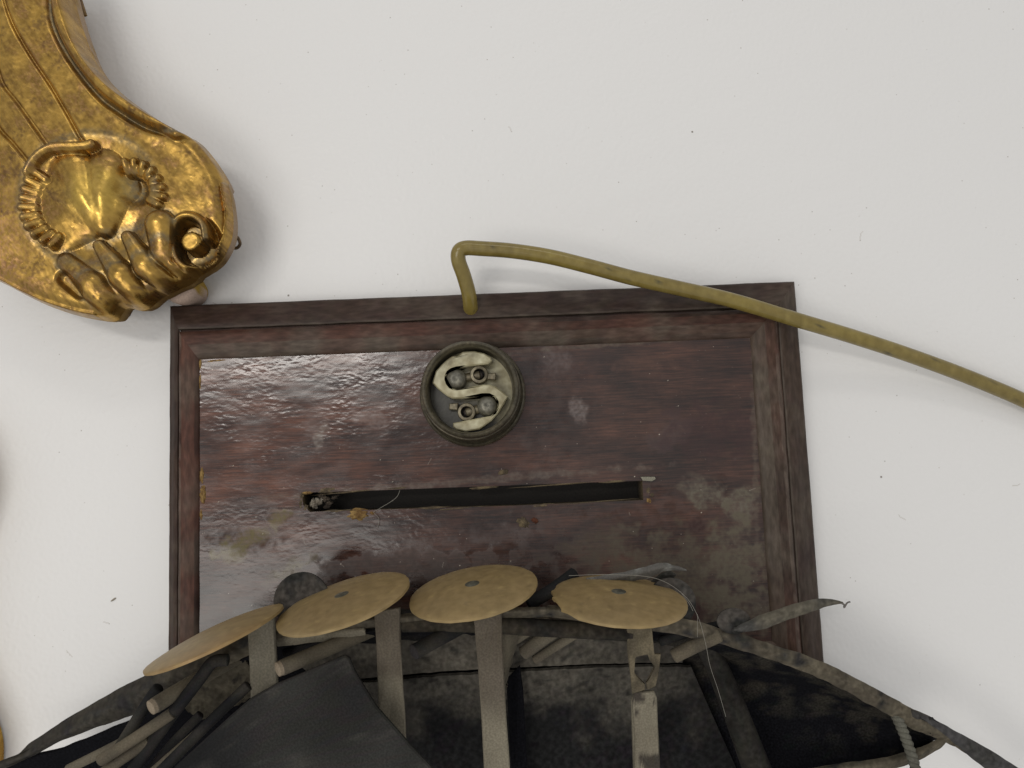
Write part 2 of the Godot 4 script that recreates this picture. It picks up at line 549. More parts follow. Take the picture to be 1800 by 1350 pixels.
	var slot := [Vector3(-0.05542, 0.01180, -0.00226), Vector3(-0.03361, 0.01180, -0.00206), Vector3(0.00668, 0.01180, -0.00195), Vector3(0.04518, 0.01180, -0.00176), Vector3(0.04519, 0.01180, 0.00390), Vector3(0.00645, 0.01180, 0.00402), Vector3(-0.03374, 0.01180, 0.00359), Vector3(-0.05298, 0.01180, 0.00348), Vector3(-0.05496, 0.01180, 0.00142)]
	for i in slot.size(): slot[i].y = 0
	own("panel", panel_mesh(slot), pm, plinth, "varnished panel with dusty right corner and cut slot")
	own("slot_lining", slot_mesh(slot), mat(0.8, 0.0, 40.0, M.fine), plinth)
	# --- four mitred mouldings
	for side in ["top", "right", "bottom", "left"]:
		own("moulding", moulding(side), M.wood if side in ["top", "bottom"] else M.wood_cross, plinth)
	own("base_board", base_board(), M.wood, plinth)
	# --- glue residue, splinters
	var glue := func(p: Vector3) -> Color: return patchy(p, Color(0.30, 0.16, 0.045), Color(0.66, 0.42, 0.14), 3.0, 0.0, 0.3)
	for g in [[Vector3(-0.08534, 0.01160, -0.04171), 0.7, 2.0, 0.5, 0.0], [Vector3(-0.08534, 0.01160, -0.03621), 0.45, 3.4, 0.4, 0.0], [Vector3(-0.08023, 0.01160, -0.04254), 4.0, 0.4, 0.4, -0.04], [Vector3(-0.08482, 0.01160, -0.00859), 0.9, 2.6, 0.6, 0.05], [Vector3(-0.08449, 0.01160, -0.00274), 1.2, 3.6, 0.7, 0.0], [Vector3(-0.08499, 0.01160, 0.00305), 0.6, 2.0, 0.4, 0.0], [Vector3(-0.03851, 0.01150, 0.00490), 3.6, 1.8, 0.8, 0.05], [Vector3(-0.04302, 0.01150, 0.00439), 1.8, 0.5, 0.3, -0.1], [Vector3(0.04674, 0.01150, 0.00414), 1.3, 0.9, 0.5, 0.3], [Vector3(-0.03463, 0.01160, 0.00456), 1.2, 0.6, 0.4, 0.2], [Vector3(-0.05379, 0.01160, -0.00219), 1.6, 0.5, 0.4, -0.1]]:
		own("glue_residue", lump(g[0], g[1] / 1000, g[2] / 1000, g[3] / 1000, g[4], g[0].x * 900, glue), M.crumb, plinth)
	var raw := func(p: Vector3) -> Color: return patchy(p, Color(0.15, 0.11, 0.065), Color(0.34, 0.255, 0.14), 2.0, 0.0, 0.3)
	for g in [[Vector3(-0.05551, 0.01150, -0.00125), 0.7, 1.6, 0.4, 0.2], [Vector3(-0.05438, 0.01150, 0.00228), 0.8, 1.0, 0.4, 0.5], [Vector3(0.04676, 0.01140, 0.00115), 1.3, 2.2, 0.5, 0.1], [Vector3(0.04782, 0.01160, 0.00252), 0.8, 0.9, 0.4, 0.1], [Vector3(-0.04791, 0.01160, -0.00279), 3.4, 0.9, 0.35, -0.06], [Vector3(-0.05570, 0.01150, 0.00090), 0.7, 2.0, 0.45, 0.1], [Vector3(-0.04552, 0.01150, 0.00363), 5.0, 0.5, 0.35, -0.03], [Vector3(0.03697, 0.01160, -0.00192), 5.0, 0.45, 0.3, -0.04], [Vector3(-0.00174, 0.01160, -0.00162), 4.0, 0.5, 0.3, -0.04], [Vector3(-0.01702, 0.01160, 0.00376), 5.0, 0.5, 0.3, -0.03], [Vector3(-0.02692, 0.01160, -0.00245), 5.0, 0.4, 0.3, -0.03], [Vector3(0.01482, 0.01160, 0.00436), 4.0, 0.5, 0.3, -0.03], [Vector3(0.00431, 0.01170, -0.00589), 1.8, 0.9, 0.6, -0.2], [Vector3(0.00960, 0.01170, 0.00895), 2.2, 1.6, 0.7, 0.6], [Vector3(-0.01033, 0.01160, 0.00420), 9.0, 0.28, 0.3, -0.04], [Vector3(0.02350, 0.01160, -0.00178), 16.0, 0.25, 0.25, -0.04], [Vector3(-0.04036, 0.01160, -0.00199), 9.0, 0.3, 0.3, -0.06], [Vector3(0.02490, 0.01160, 0.00410), 18.0, 0.2, 0.25, -0.04]]:
		own("wood_fibre", lump(g[0], g[1] / 1000, g[2] / 1000, g[3] / 1000, g[4], g[0].x * 700, raw, 0.3), M.crumb, plinth)
	var red := func(p: Vector3) -> Color: return Color(0.22, 0.07, 0.03)
	own("resin_crumb", lump(Vector3(0.01296, 0.01170, 0.00859), 0.0012, 0.0009, 0.0009, 0.4, 3.0, red), M.crumb, plinth)
	var pale := func(p: Vector3) -> Color: return Color(0.55, 0.52, 0.4)
	own("splinter", slab([Vector3(0.04461, 0.01260, -0.00296), Vector3(0.04881, 0.01250, -0.00279), Vector3(0.04913, 0.01240, -0.00211), Vector3(0.04792, 0.01240, -0.00150), Vector3(0.04523, 0.01250, -0.00177)], 0.0004, pale, 1, 0.0001), M.crumb, plinth)
	build_socket(plinth)

func panel_mesh(slot: Array) -> ArrayMesh:
	var x0 := -W / 2 + BANDS.left.x + BANDS.left.y - 0.0004
	var x1 := W / 2 - BANDS.right.x - BANDS.right.y + 0.0004
	var z0 := -DEP / 2 + BANDS.top.x + BANDS.top.y - 0.0004
	var z1 := DEP / 2 - BANDS.bottom.x - BANDS.bottom.y + 0.0004
	var outer := PackedVector2Array([Vector2(x0, z0), Vector2(x1, z0), Vector2(x1, z1), Vector2(x0, z1)])
	var hole := PackedVector2Array()
	for p in slot: hole.append(Vector2(p.x, p.z))
	# the panel is cut into two halves through the slot so that each is a plain outline
	var st := SurfaceTool.new()
	st.begin(Mesh.PRIMITIVE_TRIANGLES)
	var upper := PackedVector2Array([outer[0], outer[1], Vector2(x1, hole[3].y), hole[3], hole[2], hole[1], hole[0], Vector2(x0, hole[0].y)])
	var lower := PackedVector2Array([Vector2(x0, hole[0].y), hole[0], hole[8], hole[7], hole[6], hole[5], hole[4], hole[3], Vector2(x1, hole[3].y), outer[2], outer[3]])
	for poly in [upper, lower]:
		var tri := Geometry2D.triangulate_polygon(poly)
		for k in range(0, tri.size(), 3):
			var a: Vector2 = poly[tri[k]]
			var b: Vector2 = poly[tri[k + 1]]
			var c: Vector2 = poly[tri[k + 2]]
			if (b - a).cross(c - a) < 0:
				var t := b
				b = c; c = t
			for p in [a, b, c]:
				st.set_normal(Vector3.UP)
				st.set_uv(Vector2((p.x + W / 2) / W, (p.y + DEP / 2) / DEP))
				st.add_vertex(Vector3(p.x, PANEL_H, p.y))
	return st.commit()

func slot_mesh(slot: Array) -> ArrayMesh:
	var st := SurfaceTool.new()
	st.begin(Mesh.PRIMITIVE_TRIANGLES)
	var mid := Vector3.ZERO
	for p in slot: mid += p / slot.size()
	var n := slot.size()
	for i in n:
		var a: Vector3 = slot[i]
		var b: Vector3 = slot[(i + 1) % n]
		var m := (mid - (a + b) / 2).normalized()
		for q in [a + Vector3(0, PANEL_H, 0), b + Vector3(0, PANEL_H, 0), b + Vector3(0, 0.0012, 0), a + Vector3(0, PANEL_H, 0), b + Vector3(0, 0.0012, 0), a + Vector3(0, 0.0012, 0)]:
			st.set_normal(m)
			st.set_color(Color(0.24, 0.175, 0.09) if q.y > 0.008 else Color(0.03, 0.027, 0.022))
			st.add_vertex(q)
	for i in range(1, n - 1):
		for q in [slot[0], slot[i], slot[i + 1]]:
			st.set_normal(Vector3.UP)
			st.set_color(Color(0.018, 0.015, 0.011))
			st.add_vertex(q + Vector3(0, 0.0012, 0))
	return st.commit()

# profile across a moulding from the outer edge inwards: (share of outer band + inner band, height in mm)
func moulding(side: String) -> ArrayMesh:
	var prof := [[0, 0.0, 0.1], [0, 0.0, 7.6], [0, 0.08, 8.3], [0, 0.2, 8.6], [0, 0.45, 10.2], [0, 0.7, 11.2], [0, 0.86, 11.5], [0, 0.92, 11.3], [0, 0.95, 10.3], [0, 0.99, 10.3], [1, 0.02, 12.2], [1, 0.08, 12.9], [1, 0.2, 13.3], [1, 0.5, 13.2], [1, 0.8, 12.8], [1, 0.94, 12.5], [1, 1.0, 11.9], [1, 1.03, 11.0]]
	var st := SurfaceTool.new()
	st.begin(Mesh.PRIMITIVE_TRIANGLES)
	var lines := []
	for p in prof:
		var inset := {}
		for s in BANDS:
			var b: Vector2 = BANDS[s]
			inset[s] = b.x * p[1] if p[0] == 0 else b.x + b.y * p[1]
		var y: float = p[2] / 1000.0
		var tl := Vector3(-W / 2 + inset.left, y, -DEP / 2 + inset.top)
		var tr := Vector3(W / 2 - inset.right, y, -DEP / 2 + inset.top)
		var br := Vector3(W / 2 - inset.right, y, DEP / 2 - inset.bottom)
		var bl := Vector3(-W / 2 + inset.left, y, DEP / 2 - inset.bottom)
		lines.append({"top": [tl, tr], "right": [tr, br], "bottom": [br, bl], "left": [bl, tl]}[side])
	var steps := 90
	var v := PackedVector3Array()
	var n := PackedVector3Array()
	var c := PackedColorArray()
	var ix := PackedInt32Array()
	for k in lines.size() - 1:
		var base := v.size()
		var flat_ := ((lines[k][1] - lines[k][0]) as Vector3).cross(lines[k + 1][0] - lines[k][0]).normalized() * -1.0
		if flat_.y < -0.01 or (k == 0 and flat_.dot(lines[0][0]) < 0): flat_ = -flat_
		var prev := flat_
		if k > 0:
			prev = ((lines[k][1] - lines[k][0]) as Vector3).cross(lines[k][0] - lines[k - 1][0]).normalized() * -1.0
			if prev.y < -0.01: prev = -prev
		var next := flat_
		if k < lines.size() - 2:
			next = ((lines[k][1] - lines[k][0]) as Vector3).cross(lines[k + 2][0] - lines[k + 1][0]).normalized() * -1.0
			if next.y < -0.01: next = -next
		for s in steps + 1:
			for e in 2:
				var p: Vector3 = lines[k + e][0].lerp(lines[k + e][1], float(s) / steps)
				if side in ['left', 'right'] and (k + e == 8 or k + e == 9): p.y += 0.0009
				p.y += 0.00012 * n3(p, 0.8, 3.0)
				p += Vector3(1, 0, 1) * 0.00016 * n3(p, 0.35, 9.0) * (1.0 if k > 0 else 0.6)
				v.append(p)
				var o := prev if e == 0 else next
				n.append((flat_ + o).normalized() if flat_.dot(o) > 0.6 else flat_)
				var col := Color(0.11, 0.052, 0.038).lerp(Color(0.045, 0.026, 0.021), smooth(-0.3, 0.4, n3(p, 0.12, 40.0)))
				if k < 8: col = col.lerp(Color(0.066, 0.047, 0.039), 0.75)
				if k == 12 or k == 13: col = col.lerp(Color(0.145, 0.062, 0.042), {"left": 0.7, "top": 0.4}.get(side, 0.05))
				var grime := smooth(-0.2, 0.5, n3(p, 0.3, 80.0)) * 0.5 + (0.4 if (k >= 13 or k in [6, 7]) and side != "left" else 0.0)
				if side == 'right': grime = minf(grime + 0.22, 0.9)
				col = col.lerp(Color(0.145, 0.118, 0.092), grime)
				if k in [10, 11] and side in ["left", "right"] and n3(p, 0.4, 60.0) > -0.15: col = col.lerp(Color(0.24, 0.19, 0.155), 0.4)
				c.append(col)
		for s in steps:
			var i := base + s * 2
			ix.append_array([i, i + 2, i + 1, i + 1, i + 2, i + 3])
	return commit(v, n, c, ix)

func base_board() -> ArrayMesh:
	var st := SurfaceTool.new()
	st.begin(Mesh.PRIMITIVE_TRIANGLES)
	var b := BoxMesh.new()
	b.size = Vector3(W - 0.002, 0.0008, DEP - 0.002)
	st.append_from(b, 0, Transform3D(Basis(), Vector3(0, 0.0006, 0)))
	var m := st.commit()
	return m

func build_socket(plinth: Node3D) -> void:
	var at := Vector3(-0.01166, 0.01400, 0.00436)
	at.y = 0.0
	var px := 0.0001675
	var dark := func(p: Vector3) -> Color: return patchy(p, Color(0.115, 0.10, 0.066), Color(0.21, 0.18, 0.12), 0.9, 0.05, 0.4)
	var mm := func(r: float, y: float) -> Vector2: return Vector2(r, y) * 0.001
	var holder := part("bulb_holder", lathe([mm.call(13.6, 13.0), mm.call(13.7, 27.4), mm.call(13.5, 28.3), mm.call(13.2, 28.8), mm.call(12.8, 29.0), mm.call(12.4, 28.7), mm.call(12.2, 28.0), mm.call(12.0, 27.2), mm.call(11.9, 24.0), mm.call(11.8, 17.0), mm.call(0.1, 17.0)], at, 96, dark), M.brass, plinth, "bayonet bulb holder with S-shaped insulator and two contacts")
	part("flange", lathe([mm.call(15.6, 11.5), mm.call(15.7, 13.6), mm.call(15.4, 14.6), mm.call(14.9, 14.9), mm.call(14.5, 14.6), mm.call(14.2, 15.6), mm.call(13.8, 18.0), mm.call(13.9, 18.6), mm.call(14.05, 19.2), mm.call(13.9, 19.8), mm.call(13.6, 20.0)], at, 96, dark), M.brass, holder)
	var thread := []
	for i in 110:
		var a := i * TAU / 40.0
		thread.append(at + Vector3(cos(a) * 0.01372, 0.0215 + i * 0.00004, sin(a) * 0.01372))
	part("screw_thread", tube(thread, 0.00038, 8, 220, dark), M.brass, holder)
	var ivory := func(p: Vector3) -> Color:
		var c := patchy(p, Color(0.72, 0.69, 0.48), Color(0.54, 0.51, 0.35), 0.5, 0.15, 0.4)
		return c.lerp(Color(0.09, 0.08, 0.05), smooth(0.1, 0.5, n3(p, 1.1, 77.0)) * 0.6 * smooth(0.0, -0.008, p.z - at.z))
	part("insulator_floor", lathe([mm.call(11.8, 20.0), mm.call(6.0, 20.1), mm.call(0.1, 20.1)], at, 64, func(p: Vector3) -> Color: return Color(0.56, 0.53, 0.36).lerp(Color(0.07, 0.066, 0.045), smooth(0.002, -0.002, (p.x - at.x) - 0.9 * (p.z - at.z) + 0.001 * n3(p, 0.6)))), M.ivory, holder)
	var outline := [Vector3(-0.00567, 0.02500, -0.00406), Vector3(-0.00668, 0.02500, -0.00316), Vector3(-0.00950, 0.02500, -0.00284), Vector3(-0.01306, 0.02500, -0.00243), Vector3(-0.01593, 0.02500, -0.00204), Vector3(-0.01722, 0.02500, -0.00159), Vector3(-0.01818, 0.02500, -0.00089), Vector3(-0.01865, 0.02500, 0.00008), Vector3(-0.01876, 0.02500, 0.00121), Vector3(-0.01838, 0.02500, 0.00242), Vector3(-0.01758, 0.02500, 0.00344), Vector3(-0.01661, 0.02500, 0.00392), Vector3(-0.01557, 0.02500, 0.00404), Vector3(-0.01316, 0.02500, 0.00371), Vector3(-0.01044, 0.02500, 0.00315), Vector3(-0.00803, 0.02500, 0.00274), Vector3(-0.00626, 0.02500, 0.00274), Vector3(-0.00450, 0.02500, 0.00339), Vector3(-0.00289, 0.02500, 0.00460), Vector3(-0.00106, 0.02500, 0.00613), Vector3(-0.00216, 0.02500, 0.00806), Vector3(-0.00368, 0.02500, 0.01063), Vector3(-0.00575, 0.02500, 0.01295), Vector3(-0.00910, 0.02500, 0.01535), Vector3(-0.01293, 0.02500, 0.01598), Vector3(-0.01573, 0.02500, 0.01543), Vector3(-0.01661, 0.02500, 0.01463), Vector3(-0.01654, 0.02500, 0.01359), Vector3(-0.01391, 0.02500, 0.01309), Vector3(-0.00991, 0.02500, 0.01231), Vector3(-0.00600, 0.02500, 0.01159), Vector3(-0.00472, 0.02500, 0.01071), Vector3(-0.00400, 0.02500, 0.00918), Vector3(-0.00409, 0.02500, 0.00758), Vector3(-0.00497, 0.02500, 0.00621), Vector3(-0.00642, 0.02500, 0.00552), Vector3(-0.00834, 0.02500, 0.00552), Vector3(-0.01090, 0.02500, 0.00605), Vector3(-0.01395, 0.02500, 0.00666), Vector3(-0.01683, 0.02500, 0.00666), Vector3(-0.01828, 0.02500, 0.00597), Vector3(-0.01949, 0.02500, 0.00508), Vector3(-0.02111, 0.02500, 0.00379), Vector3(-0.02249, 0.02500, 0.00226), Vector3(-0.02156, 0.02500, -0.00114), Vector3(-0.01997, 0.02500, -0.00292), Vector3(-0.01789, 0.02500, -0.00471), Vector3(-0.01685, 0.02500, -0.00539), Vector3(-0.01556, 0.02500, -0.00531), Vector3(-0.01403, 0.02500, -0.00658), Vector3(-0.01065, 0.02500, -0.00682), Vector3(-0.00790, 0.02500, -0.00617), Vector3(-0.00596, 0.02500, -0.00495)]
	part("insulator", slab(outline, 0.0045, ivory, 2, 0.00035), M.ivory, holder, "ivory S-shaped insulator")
	var metal := func(p: Vector3) -> Color: return patchy(p, Color(0.20, 0.19, 0.15), Color(0.34, 0.32, 0.25), 1.4, 0.0, 0.4)
	var coppery := func(p: Vector3) -> Color: return patchy(p, Color(0.23, 0.19, 0.12), Color(0.36, 0.31, 0.20), 1.0, 0.0, 0.4)
	for k in [[Vector3(-0.01587, 0.02450, 0.00099), Vector3(-0.00939, 0.02350, -0.00034), Vector3(-0.00584, 0.02300, 0.00026)], [Vector3(-0.00706, 0.02450, 0.00866), Vector3(-0.01289, 0.02350, 0.01037), Vector3(-0.01664, 0.02300, 0.00887)]]:
		var dome: Vector3 = k[0]
		dome.y = 0.0
		part("contact_plunger", lathe([mm.call(2.9, 20.0), mm.call(2.85, 23.6), mm.call(2.5, 24.6), mm.call(1.9, 25.3), mm.call(1.1, 25.7), mm.call(0.5, 25.5), mm.call(0.05, 25.4)], dome, 32, metal), M.brass, holder)
		var eye: Vector3 = k[1]
		eye.y = 0.0
		part("terminal_eye", lathe([mm.call(2.6, 20.0), mm.call(2.6, 22.9), mm.call(2.4, 23.4), mm.call(1.7, 23.5), mm.call(1.5, 23.0), mm.call(1.45, 20.5), mm.call(0.05, 20.4)], eye, 32, func(p: Vector3) -> Color: return Color(0.02, 0.018, 0.015) if (p - eye - Vector3(0, p.y, 0)).length() < 0.00155 else coppery.call(p)), M.brass, holder)
		part("terminal_screw", lathe([mm.call(1.2, 20.4), mm.call(1.2, 21.4), mm.call(0.8, 21.9), mm.call(0.05, 22.0)], eye, 24, func(p: Vector3) -> Color: return Color(0.12, 0.10, 0.09)), M.brass, holder)
		part("contact_strip", tube([dome + Vector3(0, 0.0215, 0), eye + Vector3(0, 0.0215, 0)], 0.0013, 10, 2, coppery), M.brass, holder)
		var tab: Vector3 = k[2]
		part("terminal_tab", slab([tab + Vector3(-0.0012, 0, -0.0009), tab + Vector3(0.0013, 0, -0.0011), tab + Vector3(0.0012, 0, 0.0010), tab + Vector3(-0.0013, 0, 0.0008)], 0.002, coppery, 1), M.brass, holder)

func build_cable() -> void:
	var olive := func(p: Vector3) -> Color:
		var c := patchy(p, Color(0.285, 0.22, 0.062), Color(0.24, 0.185, 0.058), 0.12, 0.0, 0.4)
		return c.lerp(Color(0.10, 0.085, 0.04), smooth(0.42, 0.6, n3(p, 1.6, 50.0)))
	var path := [Vector3(-0.01241, 0.00750, -0.02013), Vector3(-0.01258, 0.01100, -0.02226), Vector3(-0.01296, 0.01400, -0.02581), Vector3(-0.01434, 0.01700, -0.03064), Vector3(-0.01576, 0.01900, -0.03460), Vector3(-0.01554, 0.02000, -0.03707), Vector3(-0.01354, 0.02000, -0.03810), Vector3(-0.00903, 0.02000, -0.03793), Vector3(0.00000, 0.02000, -0.03724), Vector3(0.01085, 0.02000, -0.03553), Vector3(0.02256, 0.01950, -0.03276), Vector3(0.03512, 0.01900, -0.02948), Vector3(0.04864, 0.01800, -0.02664), Vector3(0.06559, 0.01700, -0.02293), Vector3(0.08442, 0.01550, -0.01758), Vector3(0.10282, 0.01150, -0.01311), Vector3(0.12143, 0.00800, -0.00789), Vector3(0.13983, 0.00550, -0.00172), Vector3(0.15779, 0.00400, 0.00552), Vector3(0.17542, 0.00300, 0.01389), Vector3(0.19268, 0.00250, 0.02227)]
	var mesh := tube(path, 0.00222, 24, 160, olive)
	var o := own("electric_cable", mesh, M.cable, self)
	tag(o, "olive gold electric cable running from the plinth's back edge to the right", "cable")

# ------------------------------------------------------------------ ship

func build_ship() -> void:
	var ship := thing("model_longship", Vector3(-0.00341, 0.00000, 0.10725), "dark dusty model longship with round gold shields and oars, leaning on the plinth", "model ship")
	var dusty := func(p: Vector3) -> Color:
		var c := patchy(p, Color(0.105, 0.092, 0.070), Color(0.19, 0.165, 0.12), 0.25, 0.0, 0.5, 4.0)
		return c.lerp(Color(0.03, 0.03, 0.032), smooth(0.18, 0.5, n3(p, 0.5, 30.0)) * 0.8)
	var rim_tint := func(p: Vector3) -> Color:
		var c := patchy(p, Color(0.13, 0.112, 0.085), Color(0.20, 0.172, 0.125), 0.3, 0.0, 0.5, 8.0)
		c = c.lerp(Color(0.06, 0.058, 0.055), smooth(0.1, 0.5, n3(p, 0.6, 55.0)))
		return c.lerp(Color(0.055, 0.053, 0.05), 0.75 * smooth(-0.06, -0.10, p.x))
	var inside := func(p: Vector3) -> Color:
		var c := Color(0.017, 0.018, 0.022)
		var k := smooth(-0.12, 0.25, n3(p, 0.45, 14.0) + 0.3 * n3(p, 1.6, 4.0)) * smooth(0.102, 0.078, p.z + 0.25 * (0.085 - p.x) - 0.006)
		return c.lerp(Color(0.088, 0.078, 0.062), k * 0.85)
	# hull: the dark bowl under everything, from the upper rim down and up again to the near rim
	var hull_rows := [
		[Vector3(-0.13617, 0.02500, 0.10641), Vector3(-0.12753, 0.02600, 0.10283), Vector3(-0.11859, 0.02500, 0.10068), Vector3(-0.09932, 0.03000, 0.09221), Vector3(-0.08371, 0.03600, 0.08345), Vector3(-0.06800, 0.04000, 0.07439), Vector3(-0.04886, 0.04200, 0.06862), Vector3(-0.02577, 0.04300, 0.06647), Vector3(0.00000, 0.04300, 0.06493), Vector3(0.02291, 0.04300, 0.06563), Vector3(0.04527, 0.04200, 0.06834), Vector3(0.06227, 0.04000, 0.07270), Vector3(0.08055, 0.03700, 0.07936), Vector3(0.09474, 0.03400, 0.08686), Vector3(0.10480, 0.03100, 0.09306), Vector3(0.11394, 0.02800, 0.09749)],
		[Vector3(-0.13696, 0.02300, 0.10890), Vector3(-0.12874, 0.02300, 0.10713), Vector3(-0.11956, 0.02200, 0.10451), Vector3(-0.10109, 0.02400, 0.09790), Vector3(-0.08744, 0.02400, 0.09195), Vector3(-0.07220, 0.02400, 0.08521), Vector3(-0.05261, 0.02400, 0.07994), Vector3(-0.02774, 0.02400, 0.07767), Vector3(0.00031, 0.02400, 0.07631), Vector3(0.02525, 0.02400, 0.07691), Vector3(0.04936, 0.02400, 0.07918), Vector3(0.06715, 0.02400, 0.08295), Vector3(0.08527, 0.02400, 0.08821), Vector3(0.09897, 0.02400, 0.09374), Vector3(0.10728, 0.02500, 0.09684), Vector3(0.11484, 0.02500, 0.09905)],
		[Vector3(-0.13706, 0.02200, 0.10986), Vector3(-0.12893, 0.02000, 0.11001), Vector3(-0.11987, 0.01800, 0.10969), Vector3(-0.10153, 0.01700, 0.10701), Vector3(-0.08739, 0.01700, 0.10351), Vector3(-0.07161, 0.01700, 0.10015), Vector3(-0.05259, 0.01700, 0.09708), Vector3(-0.02711, 0.01700, 0.09586), Vector3(0.00080, 0.01700, 0.09524), Vector3(0.02632, 0.01700, 0.09524), Vector3(0.05103, 0.01700, 0.09586), Vector3(0.06884, 0.01700, 0.09739), Vector3(0.08558, 0.01800, 0.09952), Vector3(0.09733, 0.02000, 0.10039), Vector3(0.10534, 0.02300, 0.09971), Vector3(0.11410, 0.02400, 0.09983)],
		[Vector3(-0.13619, 0.02200, 0.11134), Vector3(-0.12717, 0.02000, 0.11344), Vector3(-0.11718, 0.01800, 0.11571), Vector3(-0.09870, 0.01700, 0.11685), Vector3(-0.08445, 0.01700, 0.11761), Vector3(-0.06867, 0.01700, 0.11761), Vector3(-0.05051, 0.01700, 0.11761), Vector3(-0.02605, 0.01700, 0.11761), Vector3(0.00126, 0.01700, 0.11761), Vector3(0.02653, 0.01700, 0.11685), Vector3(0.05057, 0.01700, 0.11535), Vector3(0.06768, 0.01800, 0.11421), Vector3(0.08198, 0.02000, 0.11180), Vector3(0.09332, 0.02300, 0.10860), Vector3(0.10209, 0.02600, 0.10517), Vector3(0.11222, 0.02750, 0.10057)]]
	part("hull", sheet(hull_rows, 150, 40, 0.0008, inside, 0.0005, 0.1), M.black, ship, "black inside of the hull")
	# gunwale in two lengths: broad smooth stern half and dusty bow half
	part("gunwale", sheet([
		[Vector3(-0.14444, 0.02400, 0.10706), Vector3(-0.13720, 0.02600, 0.10429), Vector3(-0.13185, 0.02700, 0.10205), Vector3(-0.12840, 0.02800, 0.09894), Vector3(-0.12433, 0.02900, 0.09644), Vector3(-0.11787, 0.03100, 0.09219), Vector3(-0.10989, 0.03300, 0.08757), Vector3(-0.10214, 0.03500, 0.08315), Vector3(-0.09447, 0.03700, 0.07921), Vector3(-0.08717, 0.03900, 0.07589), Vector3(-0.07784, 0.04100, 0.07206), Vector3(-0.06582, 0.04300, 0.06730), Vector3(-0.05134, 0.04400, 0.06404), Vector3(-0.03124, 0.04500, 0.06247), Vector3(-0.01131, 0.04600, 0.06119), Vector3(0.00849, 0.04600, 0.06036)],
		[Vector3(-0.14309, 0.02600, 0.10721), Vector3(-0.13561, 0.02800, 0.10446), Vector3(-0.12852, 0.03000, 0.10173), Vector3(-0.12360, 0.03100, 0.09910), Vector3(-0.11816, 0.03300, 0.09615), Vector3(-0.11135, 0.03500, 0.09267), Vector3(-0.10324, 0.03700, 0.08811), Vector3(-0.09620, 0.03900, 0.08445), Vector3(-0.08898, 0.04100, 0.08071), Vector3(-0.08116, 0.04300, 0.07673), Vector3(-0.07241, 0.04400, 0.07263), Vector3(-0.06230, 0.04500, 0.06828), Vector3(-0.04939, 0.04600, 0.06505), Vector3(-0.02951, 0.04700, 0.06334), Vector3(-0.01055, 0.04700, 0.06211), Vector3(0.00914, 0.04700, 0.06115)],
		[Vector3(-0.14430, 0.02400, 0.10912), Vector3(-0.13645, 0.02600, 0.10634), Vector3(-0.12831, 0.02700, 0.10278), Vector3(-0.12259, 0.02800, 0.09982), Vector3(-0.11823, 0.02900, 0.09760), Vector3(-0.10873, 0.03200, 0.09375), Vector3(-0.09755, 0.03500, 0.08955), Vector3(-0.09162, 0.03700, 0.08699), Vector3(-0.08511, 0.03900, 0.08320), Vector3(-0.07729, 0.04100, 0.07862), Vector3(-0.06990, 0.04200, 0.07476), Vector3(-0.06000, 0.04300, 0.07036), Vector3(-0.04841, 0.04400, 0.06710), Vector3(-0.02836, 0.04500, 0.06524), Vector3(-0.00993, 0.04500, 0.06400), Vector3(0.00994, 0.04500, 0.06303)]], 130, 12, 0.0016, rim_tint, 0.0003, 0.1), M.dusty, ship, "broad dark gunwale of the stern half")
	part("gunwale", sheet([
		[Vector3(0.00877, 0.04600, 0.06008), Vector3(0.02828, 0.04600, 0.06146), Vector3(0.04470, 0.04500, 0.06386), Vector3(0.06147, 0.04300, 0.06897), Vector3(0.07954, 0.04000, 0.07537), Vector3(0.09358, 0.03700, 0.08261), Vector3(0.10694, 0.03300, 0.08987), Vector3(0.11448, 0.03100, 0.09392), Vector3(0.12064, 0.02900, 0.09760)],
		[Vector3(0.00870, 0.04750, 0.06092), Vector3(0.02811, 0.04700, 0.06321), Vector3(0.04457, 0.04600, 0.06587), Vector3(0.06111, 0.04400, 0.07070), Vector3(0.07850, 0.04100, 0.07709), Vector3(0.09217, 0.03800, 0.08431), Vector3(0.10433, 0.03450, 0.09127), Vector3(0.11239, 0.03200, 0.09504), Vector3(0.12026, 0.02950, 0.09931)],
		[Vector3(0.00880, 0.04500, 0.06303), Vector3(0.02835, 0.04500, 0.06579), Vector3(0.04511, 0.04400, 0.06835), Vector3(0.06165, 0.04200, 0.07295), Vector3(0.07861, 0.03900, 0.07941), Vector3(0.09208, 0.03600, 0.08671), Vector3(0.10379, 0.03300, 0.09344), Vector3(0.11229, 0.03000, 0.09713), Vector3(0.12096, 0.02800, 0.10185)]], 90, 10, 0.0018, rim_tint, 0.0006, 0.15), M.dusty, ship, "dusty brown gunwale of the bow half")
	var slate := func(p: Vector3) -> Color: return patchy(p, Color(0.115, 0.112, 0.11), Color(0.08, 0.076, 0.07), 0.3, 0.1, 0.4)
